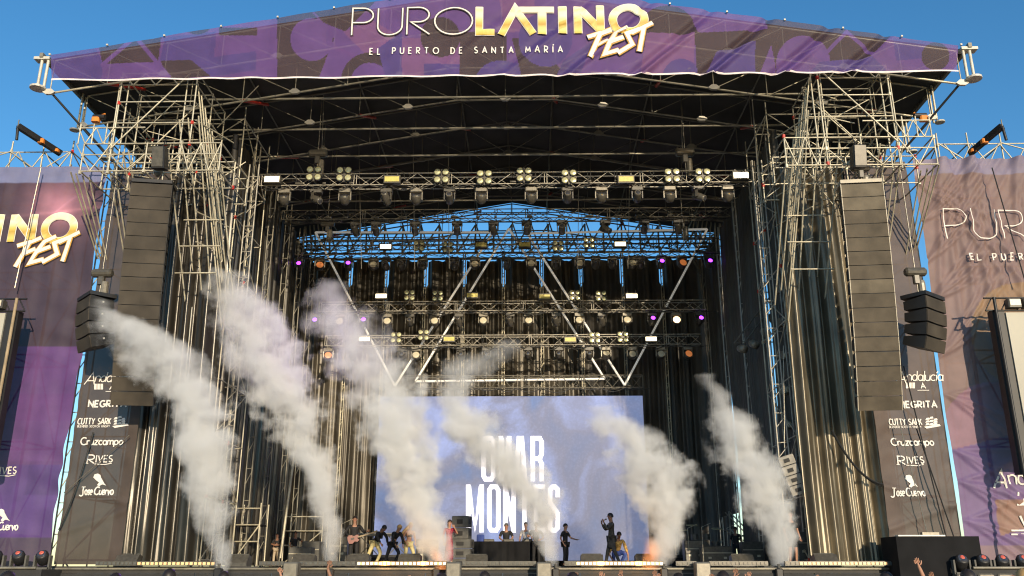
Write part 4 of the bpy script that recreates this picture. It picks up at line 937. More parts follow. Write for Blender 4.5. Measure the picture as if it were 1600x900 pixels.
bl_h = MB().box(0, 0, 0, .06, .06, .62).box(0, 0, 0, .62, .06, .06).mesh('bracket', 'fix')
bl_l = MB().lathe([(.03, -.10), (.12, -.05), (.145, .04), (.145, .06)], 14, RX(math.pi / 2)).mesh('lamp_can', 'fix', True); bl_g = MB().lathe([(.12, 0), (.10, .012), (.03, .02)], 14, RX(math.pi / 2)).mesh('reflector', 'blind')
def blinder(x, y, z, label, k=1.0):
    sp = [('bracket', bl_h, S(k, k, k), [])]
    for a in (-1, 1):
        for b_ in (-1, 1): sp.append(('lamp_can', bl_l, T(a * .16 * k, -.03, b_ * .16 * k) @ S(k, k, k), [('reflector', bl_g, T(0, -.065, 0))]))
    return make(sp, 'blinder_light', (x, y, z), label, 'blinder', 'four lamp blinders on the trusses')
sb_b = MB().box(0, 0, 0, .66, .20, .34, None, .02).mesh('body', 'fix'); sb_f = {k: MB().box(0, -.105, -.01, .56, .02, .21).mesh('face', k) for k in ('strobe', 'strobed')}
sb_c = MB().box(-.2, 0, .22, .04, .06, .12).box(.2, 0, .22, .04, .06, .12).mesh('clamp', 'fix')
def strobe(x, y, z, lit, label, k=1.0): return make([('body', sb_b, S(k, 1, k), []), ('face', sb_f['strobe' if lit else 'strobed'], S(k, 1, k), []), ('clamp', sb_c, X3, [])], 'strobe_light', (x, y, z), label, 'strobe', 'rectangular strobes on the trusses')
def row(names, px_list, Y, zc, kinds, trussname, group):
    for i, (px, kd) in enumerate(zip(px_list, kinds)):
        p = W(px, 400, Y); k, ln, tl, pn, desc = kd
        x = W(px, py_of(px, zc, Y), Y).x
        make(fx(k, ln, tl, pn), 'moving_head_light', (x, Y + .2, zc), f'{ORD[i]} lamp from the left on the {trussname}, {desc}', 'stage light', group)
def py_of(px, z, Y):
    lo, hi = -200, 1000
    for _ in range(30):
        m = (lo + hi) / 2
        if W(px, m, Y).z > z: lo = m
        else: hi = m
    return m
WD = ('wash', 'lens', .95, 0, 'wide head aimed down'); WF = ('wash', 'lens', .28, .0, 'pale round lens'); SD = ('spot', 'lensdk', .35, 0, 'dark spot head'); SA = ('spot', 'lensdk', -.5, 1.0, 'spot turned aside')
WO = ('wash', 'lensor', .3, .25, 'amber lens'); SP = ('spot', 'lenspu', .35, .1, 'glowing violet'); WH = ('wash', 'lenshot', .2, 0, 'glowing warm white'); S2 = ('spot', 'lensdk', .7, -.3, 'dark head tilted')
WDm = ('wash', 'lensdk', .9, 0, 'wide head aimed down')
row('', [443, 493, 538, 603, 650, 702, 752, 830, 887, 940, 996, 1047, 1092, 1138], 31.5, 16.12, [WDm, SA, WDm, S2, WDm, SD, WDm, WDm, SD, WDm, SD, WDm, SA, WDm], 'front lighting truss', 'lamps on the front truss')
row('', [555, 587, 648, 714, 771, 823, 878, 946, 1007, 1060], 36, 16.55, [S2, SD, SD, SD, S2, SD, SD, SA, SD, S2], 'dark second truss', 'lamps on the second truss')
row('', [467, 499, 544, 583, 603, 627, 660, 710, 742, 791, 830, 869, 906, 931, 957, 988, 1001, 1033, 1066, 1108], 40, 16.3, [SP, WO, SP, WF, SD, SD, ('wash', 'lensdk', .3, 0, 'grey round lens'), SD, WF, SD, WF, SD, WF, SD, SD, WF, SD, SP, WO, SP], 'silhouetted sky truss', 'lamps on the sky truss')
row('', [492, 531, 568, 605, 640, 679, 717, 755, 797, 826, 869, 905, 941, 980, 1019, 1057, 1094], 41, 13.75, [SP, WF, SP, WF, SD, WF, S2, WF, S2, WF, S2, WF, S2, WF, SP, WH, SP], 'middle truss', 'lamps on the middle truss')
row('', [512, 550, 628, 650, 720, 760, 825, 873, 921, 947, 988, 1033, 1075], 41.8, 12.25, [WO, SD, SD, WF, SD, SD, SD, SD, SD, ('wash', 'lens', .7, .1, 'pale head aimed low'), WF, WF, WO], 'lowest lamp truss', 'lamps on the lowest truss')
def bl_row(items, Y, tn, k=1.0):
    for i, (px, py) in enumerate(items):
        p = W(px, py, Y - .12); blinder(p.x, Y - .12, p.z, f'{ORD[i]} four lamp blinder from the left on the {tn}', k)
bl_row([(491, 272), (538, 273), (690, 276), (757, 278), (819, 274), (889, 277), (1050, 275), (1098, 275)], 31.5, 'front lighting truss')
bl_row([(655, 385), (700, 387), (872, 385), (920, 380)], 40, 'silhouetted sky truss', .9)
bl_row([(640, 462), (684, 463), (898, 462), (939, 463)], 41, 'middle truss', .9)
bl_row([(619, 528), (662, 524), (929, 528), (973, 527)], 41.8, 'lowest lamp truss', .9)
for Y, tn, items in ((31.5, 'front lighting truss', [(426, 281, 1), (613, 281, 0), (978, 281, 0), (1157, 275, 1)]), (40, 'silhouetted sky truss', [(603, 386, 1), (752, 383, 0), (820, 383, 0), (969, 382, 1)]), (41, 'middle truss', [(596, 463, 1), (738, 462, 0), (851, 464, 0), (987, 463, 1)]), (41.8, 'lowest lamp truss', [(570, 530, 1), (702, 530, 0), (891, 531, 0), (1017, 530, 1)])):
    for i, (px, py, lit) in enumerate(items):
        p = W(px, py, Y - .15); strobe(p.x, Y - .15, p.z, lit, f'{ORD[i]} rectangular strobe from the left on the {tn}, ' + ('shining warm white' if lit else 'unlit yellow'), 1.0 if Y < 35 else .92)
# ---- chain hoists
def hoist(px, py, Y, label, drop=3.0, up=2.0, k=1.0):
    p = W(px, py, Y)
    o = empty('chain_hoist', tuple(p), label, 'hoist', 'chain hoists')
    MB().lathe([(.10 * k, -.34 * k), (.15 * k, -.28 * k), (.15 * k, .28 * k), (.10 * k, .34 * k)], 12, RY(math.pi / 2)).build('motor', 'fix', o)
    MB().box(0, 0, -.25 * k, .2 * k, .16 * k, .3 * k, None, .03).build('gearbox', 'fix', o)
    tube('chain', tuple(p + Vector((0, 0, .1))), tuple(p + Vector((0, 0, up))), .018, 'chain', o, 6)
    tube('chain', tuple(p + Vector((0, 0, -.3))), tuple(p + Vector((0, 0, -drop))), .018, 'chain', o, 6)
    MB().lathe([(.06, -.75 * k), (.12, -.65 * k), (.12, -.2 * k), (.10, -.1)], 10).build('chain_bag', 'fixg', o, T(p.x + .14 * k, p.y, p.z - .2))
    return o
hoist(497, 240, 31.7, 'chain hoist above the left half of the front lighting truss', 1.2, 3.0, 1.1); hoist(1070, 238, 31.7, 'chain hoist above the right half of the front lighting truss', 1.2, 3.0, 1.1)
hoist(512, 350, 36.3, 'chain hoist hanging left of the sky truss lamps', 1.0, 4.0, .9); hoist(1066, 345, 36.3, 'chain hoist hanging right of the sky truss lamps', 1.0, 4.0, .9)
hoist(160, 427, 27.3, 'chain hoist over the small four box speaker beside the dark purple banner', 1.0, 3.6, 1.0); hoist(1430, 425, 27.3, 'chain hoist over the small four box speaker beside the creased banner', 1.0, 3.6, 1.0)
hoist(245, 235, 26.7, 'chain hoist over the speaker column nearest the gold lettering', .9, .8, 1.0); hoist(1344, 262, 26.7, 'chain hoist over the tall sunlit speaker column', .5, .8, .9)
# ---- hanging cables
def cable(label, pts, Y, r=.015, m='cable', sag=0.0):
    P = [W(px, py, yy if yy else Y) for px, py, *q in pts for yy in [q[0] if q else 0]]
    v = MB()
    for a, b_ in zip(P, P[1:]): v.bar(tuple(a), tuple(b_), r)
    o = v.mesh('cable', m); tag(link('cable', o), label, 'cable', 'hanging cables')
def catn(p0, p1, sag, n=10):
    return [(p0[0] + (p1[0] - p0[0]) * t, p0[1] + (p1[1] - p0[1]) * t + sag * 4 * t * (1 - t)) for t in [i / n for i in range(n + 1)]]
cable('thin pale cable dropping from the roof to the left chain hoist', [(507, 120), (503, 232)], 31.6, .018, 'chain'); cable('thin pale cable dropping from the roof to the right chain hoist', [(1063, 118), (1066, 232)], 31.6, .018, 'chain')
cable('long pale cable down the right half of the roof opening', [(1174, 140), (1198, 440)], 30, .022, 'chain'); cable('black cable looped over the sunlit curtain', catn((1303, 680), (1378, 760), 14), 28.9, .03)
cable('second black cable hanging across the sunlit curtain', catn((1300, 672), (1380, 757), 18), 28.85, .03)
cable('black cable down the left charcoal panel', catn((146, 675), (92, 828), 12) , 28.8, .025)
cable('thin pale cable crossing the gold lettered banner', [(64, 262), (23, 450)], 28.6, .02, 'chain'); cable('thin pale cable slanting across the left charcoal panel', [(202, 680), (100, 770)], 28.7, .014, 'chain')
cable('thin pale cable over the right sponsor panel', [(1405, 660), (1450, 838)], 28.6, .014, 'chain'); cable('black cable down the right sponsor panel', [(1432, 670), (1490, 838)], 28.6, .02)
cable('black cable down the creased side banner from its top', [(1550, 262), (1602, 440)], 28.4, .02); cable('black guy line before the right sponsor panel', [(1412, 572), (1478, 838)], 28.5, .02)
cable('thin cable rising left of the long smoke column', [(300, 480), (285, 640)], 28.8, .022, 'chain')
for i, px in enumerate((560, 645, 700, 905, 985)):
    cable(f'{ORD[i]} thin vertical cable from the left below the roof girders', [(px, 200), (px - (px - 795) * .02, 420)], 35.5, .014, 'chain')
# ================================================================ line arrays
def arr(label, px, pyt, Y, n, w, h, dp, rz, group, splay=.008, tilt0=0.0, cab='cab', edge=True, side_holes=False, tv=None):
    p = W(px, pyt, Y); o = empty('line_array', tuple(p), label, 'speaker', group, rz)
    # face outline: cabinets taper towards the back
    top = p.z; B = WMAT[o.name].copy(); M = B.copy()
    MB().box(0, 0, -.07, w * .98, dp * 1.1, .12).build('flying_frame', 'cabedge' if edge else 'black', o, M)
    M = M @ T(0, 0, -.15); a = tilt0
    cm = MB(); hb = h * .70
    V = [(-w / 2, -dp / 2, 0), (w / 2, -dp / 2, 0), (w / 2, -dp / 2, -h * .985), (-w / 2, -dp / 2, -h * .985), (-w / 2 * .86, dp / 2, -h * .16), (w / 2 * .86, dp / 2, -h * .16), (w / 2 * .86, dp / 2, -h * .84), (-w / 2 * .86, dp / 2, -h * .84)]
    side = mk('cabinet', V, [(0, 1, 5, 4), (3, 7, 6, 2), (0, 4, 7, 3), (1, 2, 6, 5), (4, 5, 6, 7), (0, 3, 2, 1)], 'cabside')
    g = MB().prism([(-w / 2 + .02, -.01), (w / 2 - .02, -.01), (w / 2 - .02, -h * .975), (-w / 2 + .02, -h * .975)], -dp / 2 - .012, -dp / 2 - .004)
    # the grille: two shallow leaves meeting in a valley
    gv = [(-w / 2 + .02, -.016), (0, .006), (w / 2 - .02, -.016)]
    vv = [(x, -dp / 2 + yy - .012, z) for z in (-.012, -h * .972) for x, yy in gv] + [(x, -dp / 2 + .03, z) for z in (-.012, -h * .972) for x, yy in gv]
    gm = mk('grille', vv, [(0, 3, 4, 1), (1, 4, 5, 2), (0, 1, 7, 6), (1, 2, 8, 7), (3, 9, 10, 4), (4, 10, 11, 5), (0, 6, 9, 3), (2, 5, 11, 8)], cab)
    gm2 = gm.copy(); gm2.materials[0] = MAT['cab2']  # lighter grille for a few boxes of the right column
    rim = MB().box(0, -dp / 2 - .015, -h / 2, .022, .05, h * .97).mesh('rim', 'cabedge' if edge else 'cabside')
    hol = MB().box(w / 2 * .92, -.02, -h * .42, .05, .16, .13).mesh('handle', 'black'); hl2 = MB().box(w / 2 * .92 + .02, .02, -h * .42, .05, .05, .05).mesh('bolt', 'plate')
    badge = MB().box(-w / 2 + .17, -dp / 2 - .014, -h * .70, .09, .006, .075).mesh('badge', 'grey')
    fin = mk('rigging_fin', [(-w / 2 - .005, dp / 2 * .3, -h * .95), (-w / 2 - .005, dp / 2 * 1.05, -h * 1.02), (-w / 2 - .005, dp / 2 * .3, -h * 1.1), (-w / 2 + .03, dp / 2 * .3, -h * .95), (-w / 2 + .03, dp / 2 * 1.05, -h * 1.02), (-w / 2 + .03, dp / 2 * .3, -h * 1.1)], [(0, 1, 2), (5, 4, 3), (0, 3, 4, 1), (1, 4, 5, 2), (2, 5, 3, 0)], 'plate')
    for i in range(n):
        Mi = M @ RX(a)
        c = link('speaker_box', side, Mi, o)
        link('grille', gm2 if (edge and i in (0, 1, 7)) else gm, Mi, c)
        if edge: link('rim', rim, Mi @ T(-w / 2 + .008, 0, 0), c); link('rim', rim, Mi @ T(w / 2 - .008, 0, 0), c); link('badge', badge, Mi, c)
        if side_holes: link('handle', hol, Mi, c); link('bolt', hl2, Mi, c)
        M = M @ RX(a) @ T(0, 0, -h); a = splay * (1 if i < n * .6 else 2.2) if tv is None else tv
    return o
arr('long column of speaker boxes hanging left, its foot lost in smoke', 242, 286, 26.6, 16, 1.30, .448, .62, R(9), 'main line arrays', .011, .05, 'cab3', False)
arr('tallest sunlit column of sixteen speaker boxes hanging before the sunlit curtain', 1341, 286, 26.5, 16, 1.33, .448, .62, R(-5), 'main line arrays', .011, .05, 'cab', True)
arr('short curved stack of four speaker boxes hanging by the dark purple banner', 152, 463, 27.0, 4, 1.25, .395, .75, R(-46), 'side fill arrays', 0, .02, 'cab3', False, True, .09)
arr('short curved stack of four speaker boxes hanging by the creased violet banner', 1441, 463, 27.0, 4, 1.25, .395, .75, R(40), 'side fill arrays', 0, .02, 'cab3', False, True, .09)
# small grey hanging fill on the right of the stage
def small_fill(label, px, py, Y, n, w, h, dp, rz, lean, m):
    p = W(px, py, Y); o = empty('small_speaker_stack', tuple(p), label, 'speaker'); M = T(*p) @ RY(lean) @ RZ(rz)
    c = MB().box(0, 0, -h / 2, w, dp, h * .93, None, .02).mesh('speaker_box', m); hn = MB().box(0, -dp / 2 - .01, -h * .52, w * .35, .03, h * .38).mesh('horn', 'cabside'); sd = MB().box(w / 2 + .005, 0, -h * .5, .01, dp * .5, h * .4).mesh('handle', 'cabside')
    for i in range(n):
        k = link('speaker_box', c, M @ T(0, 0, -h * i), o); link('horn', hn, M @ T(0, 0, -h * i), k); link('handle', sd, M @ T(0, 0, -h * i), k)
    return o
MAT['lightgrey'] = mat('pale_grey_speaker', (.30, .28, .24), .6, 0, .2, 5)
o = small_fill('pale grey stack of four small speakers hung tilted beside the rightmost smoke', 1226, 712, 29.9, 4, .52, .33, .4, R(-15), R(-17), 'lightgrey')
tube('hanging_rod', tuple(W(1226, 700, 29.9)), tuple(W(1224, 540, 29.9)), .015, 'chain', o, 6)
small_fill('black stack of stage speakers beside the red dressed singer', 722, 806, 33.8, 2, .62, .42, .55, R(-12), 0, 'grey')
o = small_fill('two tall black cabinets under the stage left side fill', 722, 842, 33.9, 3, .78, .34, .7, R(-8), 0, 'grey')
# lone black boxes under the cantilevers
for px, py, nb in ((250, 247, 'near the gold lettering'), (1341, 245, 'over the tall sunlit speaker column')):
    p = W(px, py, 26.0); o = empty('hanging_speaker', tuple(p), 'single black speaker hung from the cantilever ' + nb, 'speaker', 'single hanging speakers')
    MB().box(0, 0, 0, .42, .4, .74, None, .04).build('cabinet', 'black', o, T(*p) @ RX(.2)); MB().box(0, -.21, 0, .36, .02, .66).build('grille', 'fix', o, T(*p) @ RX(.2)); tube('cable', tuple(p + Vector((0, .05, .35))), tuple(p + Vector((0, .3, .9))), .02, 'cable', o, 6)
# ---- side screens cut by the frame edge
for s in (-1, 1):
    pts = [(-40, 488), (11, 490), (-5, 655), (-60, 655)] if s < 0 else [(1569, 489), (1680, 489), (1712, 700), (1605, 700)]
    P = [W(px, py, 27.6) for px, py in pts]; c = sum(P, Vector()) / 4
    o = empty('side_screen', tuple(c), ('left' if s < 0 else 'right') + ' side screen, pale grey face with a black surround, cut by the photo edge', 'screen', 'side screens')
    xa, xb = min(p.x for p in P), max(p.x for p in P); za, zb = min(p.z for p in P), max(p.z for p in P)
    if s < 0: xb = P[1].x - .02; xa = xb - 5
    else: xa = P[0].x + .02; xb = xa + 5
    zb = P[1 if s < 0 else 0].z; za = zb - 4.6
    MB().box((xa + xb) / 2, 27.6, (za + zb) / 2, xb - xa, .12, zb - za).build('screen_face', 'screenoff' if 'screenoff' in MAT else MAT.setdefault('screenoff', mat('blank_screen', (.42, .40, .33), .6, 0, .08, .5)), o, X3)
    e = (xa + .0) if s > 0 else xb
    MB().box(e - s * .2, 27.75, (za + zb) / 2 - .2, .40, .3, zb - za + .6).build('surround', 'black', o, X3)
    tube('support_pole', (e - s * .32, 27.5, 2), (e - s * .32, 27.5, zb + .5), .05, 'ply' if s < 0 else 'black', o)
    # lamps on its top
    for k in range(3):
        MB().box(0, 0, 0, .42, .3, .3, None, .03).build('top_lamp', 'fix', o, T(e + s * (.25 + .5 * k), 27.5, zb + .28)); MB().box(0, -.16, 0, .34, .02, .2).build('lamp_face', 'lens', o, T(e + s * (.25 + .5 * k), 27.5, zb + .28))
    for z in (zb + .08, zb + .5): tube('top_rail', (e - s * .6, 27.6, z), (e + s * 4.5, 27.6, z), .03, 'black', o)
    for k in range(9): tube('top_brace', (e - s * .6 + s * k * .5, 27.6, zb + .08), (e - s * .35 + s * k * .5, 27.6, zb + .5), .02, 'black', o, 6)
# ================================================================ stage lip
cb = MB().box(0, 0, 0, 1.02, .12, .13).mesh('housing', 'fix'); cell = {m: MB().box(0, -.07, 0, .085, .03, .075).mesh('led_cell', m) for m in ('cellon', 'cellam', 'celloff')}
segs = [(150, 215, 'celloff'), (215, 337, 'cellam'), (405, 445, 'celloff'), (468, 556, 'celloff'), (558, 698, 'cellon'), (722, 838, 'celloff'), (882, 900, 'celloff'), (900, 1036, 'cellon'), (1056, 1088, 'celloff'), (1108, 1200, 'celloff'), (1226, 1248, 'celloff'), (1248, 1386, 'cellam'), (1386, 1418, 'celloff')]
bi = 0
ORD2 = ORD + ['twenty first', 'twenty second', 'twenty third', 'twenty fourth', 'twenty fifth', 'twenty sixth', 'twenty seventh', 'twenty eighth', 'twenty ninth', 'thirtieth']
for a, b_, m in segs:
    xa, xb = W(a, 884, 28.05).x, W(b_, 884, 28.05).x; n = max(1, round((xb - xa) / 1.05)); L_ = (xb - xa) / n
    for i in range(n):
        x = xa + (i + .5) * L_; nc = max(2, int(L_ / .125))
        o = empty('led_batten', (x, 28.05, 2.08), f'{ORD2[bi]} LED batten from the left on the stage edge, ' + {'cellon': 'shining bright', 'cellam': 'dim amber', 'celloff': 'unlit'}[m], 'light bar', 'LED battens along the stage edge'); bi += 1
        link('housing', cb, T(x, 28.05, 2.08) @ S(L_ / 1.03, 1, 1), o)
        for j in range(nc): link('led_cell', cell[m], T(x - L_ / 2 + (j + .5) * L_ / nc, 28.05, 2.08), o)
# upright front fills
for i, px in enumerate((456, 709, 850, 1097)):
    p = W(px, 889, 27.6); o = empty('front_fill', (p.x, 27.6, 1.25), ORD[i] + ' grey front fill box from the left standing at the stage edge', 'speaker', 'front fill boxes')
    MB().box(0, 0, .43, .44, .42, .88, None, .03).build('cabinet', 'grey', o); MB().box(0, -.22, .43, .38, .02, .78).build('grille', 'fixg', o)
    MB().box(0, 0, -.62, .6, .5, 1.24).build('plinth', 'fascia', o)
# wedges on the deck
wm = MB().prism([(-.28, 0), (.28, 0), (.28, .30), (-.05, .36), (-.28, .12)], -.35, .35, RZ(math.pi / 2)).mesh('cabinet', 'fix'); wg = MB().box(0, 0, 0, .62, .30, .02).mesh('grille', 'grey')
for i, (px, Y) in enumerate(((200, 29.0), (372, 30.0), (475, 29.6), (560, 29.5), (640, 29.3), (745, 30), (925, 29.4), (1010, 29.6), (1160, 29.8), (1290, 28.9))):
    x = W(px, 885, Y).x; o = empty('floor_monitor', (x, Y, 2.0), ORD[i] + ' black floor monitor wedge from the left behind the LED battens', 'monitor', 'floor monitors'); link('cabinet', wm, None, o); link('grille', wg, T(x, Y + .16, 2.26) @ RX(-1.0), o)
# CO2 nozzles
for i, (px, py) in enumerate(((347, 903), (520, 897), (684, 894), (868, 891), (1035, 890), (1213, 897))):
    p = W(px, py, PL[i][1]); z = 2.0
    o = empty('smoke_jet', (p.x, PL[i][1] , 1.7), ORD[i] + ' small smoke jet nozzle from the left under its plume', 'smoke machine', 'smoke jets'); MB().box(0, -.35, .12, .22, .2, .24, None, .03).build('body', 'black', o); MB().lathe([(.03, .2), (.05, .36)], 8, T(0, -.35, 0)).build('nozzle', 'grey', o); MB().box(0, -.35, -.85, .4, .4, 1.7).build('plinth', 'fascia', o)
# floor moving heads at the corners
def floor_head(px, py, Y, label, hot, sc_=1.0):
    p = W(px, py, Y); o = empty('floor_moving_head', (p.x, Y, p.z - .52), label, 'stage light', 'moving heads standing at the stage corners'); z = 0
    MB().box(0, 0, .09, .46, .36, .17, None, .04).build('base', 'fixg', o)
    mb = MB(); mb.box(-.225, 0, .36, .05, .16, .40); mb.box(.225, 0, .36, .05, .16, .40); mb.box(0, 0, .19, .46, .16, .05); mb.build('yoke', 'grey', o)
    Mh = WMAT[o.name] @ T(0, 0, .47) @ RX(-.75)
    h = MB().lathe([(.10, -.20), (.17, -.14), (.185, 0), (.18, .16), (.15, .2)], 18, RX(math.pi / 2)).build('head', 'black', o, Mh, True)
    MB().lathe([(.135, 0), (.12, .02)], 16, RX(math.pi / 2)).build('lens', 'lensdk', h, Mh @ T(0, -.2, 0)); MB().lathe([(.07, 0), (.05, .02)], 12, RX(math.pi / 2)).build('red_coating', 'redlens' if 'redlens' in MAT else MAT.setdefault('redlens', mat('red_coated_lens', (.6, .12, .08), .25, 0, .2, 20, .8)), h, Mh @ T(0, -.225, .02))
for i, px in enumerate((-4, 31, 68)): floor_head(px, 870, 27.6, ORD[i] + ' black moving head from the left, standing before the purple banner', 1)
for i, px in enumerate((1501, 1534, 1564, 1596)): floor_head(px, 877, 27.2, ORD[i] + ' black moving head from the left of the four in front of the violet banner', 1)
# side wing risers
for s in (-1, 1):
    o = empty('wing_riser', (s * 16.6, 28.6, 0), ('dark low wing riser under the moving heads before the purple banner' if s < 0 else 'dark low wing riser before the violet banner'), 'riser', 'wing risers')
    MB().box(s * 16.8, 28.2, .97, 6.5, 2.2, 1.88).build('platform', 'fascia', o, X3); tube('front_tube', (s * 13.7, 27.05, 1.95), (s * 20, 27.05, 1.95), .04, 'steel_dk', o)
# black box right
p0, p1 = W(1392, 890, 27.5), W(1528, 838, 27.5)
o = empty('black_cloth_box', ((p0.x + p1.x) / 2, 27.9, 1.2), 'large black cloth covered box under the right sponsor panel', 'box')
MB().box(0, .1, (p1.z - 1.2) / 2, p1.x - p0.x - .25, 1.2, p1.z - 1.2, T(.1, 0, 0)).build('cover', 'blackm', o); MB().box(-.2, 0, p1.z - 1.2 + .03, 1.4, .3, .04).build('tray', 'white', o); MB().box(.1, 0, p1.z - 1.2 + .09, .5, .2, .08).build('console', 'fixg', o)
# triangular truss leg lamp ladder at the right inside of the stage
o = empty('lamp_ladder', tuple(W(1215, 560, 31.5)), 'vertical ladder of dark lamps hanging right of the stage opening', 'lamp ladder')
pa, pb = W(1222, 455, 31.5), W(1232, 665, 31.5)
for dx in (-.12, .12): tube('rail', (pa.x + dx, 31.5, pa.z), (pb.x + dx - .25, 31.5, pb.z), .022, 'alu_dk', o)
for i in range(5):
    t = i / 4; q = pa.lerp(pb, t) + Vector((-.1, -.2, 0)); MB().box(0, 0, 0, .32, .3, .3, None, .04).build('lamp_housing', 'fixg', o, T(*q) @ RZ(.5)); MB().lathe([(.11, 0), (.09, .03)], 12, RX(math.pi / 2)).build('lamp_face', 'lens', o, T(*q) @ RZ(.5) @ T(-.05, -.16, -.02))
o = empty('slanted_lamp_truss', tuple(W(1185, 500, 33.5)), 'slanted lattice truss with tilted lamps right of the hanging trusses', 'truss')
pa, pb = W(1152, 540, 33.5), W(1215, 458, 33.5); d = (pb - pa); nrm = Vector((-d.z, 0, d.x)).normalized() * .3
for k in (-1, 1): tube('chord', tuple(pa + nrm * k * .5), tuple(pb + nrm * k * .5), .028, 'alu_dk', o)
for i in range(8): tube('brace', tuple(pa + d * i / 8 + nrm * .5 * (-1) ** i), tuple(pa + d * (i + 1) / 8 - nrm * .5 * (-1) ** i), .016, 'alu_dk', o, 6)
for i, (px, py) in enumerate(((1160, 545), (1178, 538), (1196, 520), (1207, 498))):
    q = W(px, py, 33.2); MB().lathe([(.10, -.2), (.15, -.1), (.16, .15)], 12, RX(1.9 + .2 * i) @ RZ(.2)).build('lamp_can', 'fixg', o, T(*q) @ RZ(.7), True)
for i, (px, py) in enumerate(((1159, 564), (1165, 609), (1168, 656))):
    p = W(px, py, 38); o = empty('red_marker_lamp', tuple(p), ORD[i] + ' small red glowing lamp from the top in the dark right drapes', 'lamp', 'red lamps on the right'); MB().box(0, .08, 0, .16, .1, .16, None, .02).build('housing', 'black', o); MB().lathe([(.05, 0), (.03, .03)], 10, RX(math.pi / 2)).build('lens', 'redled', o)
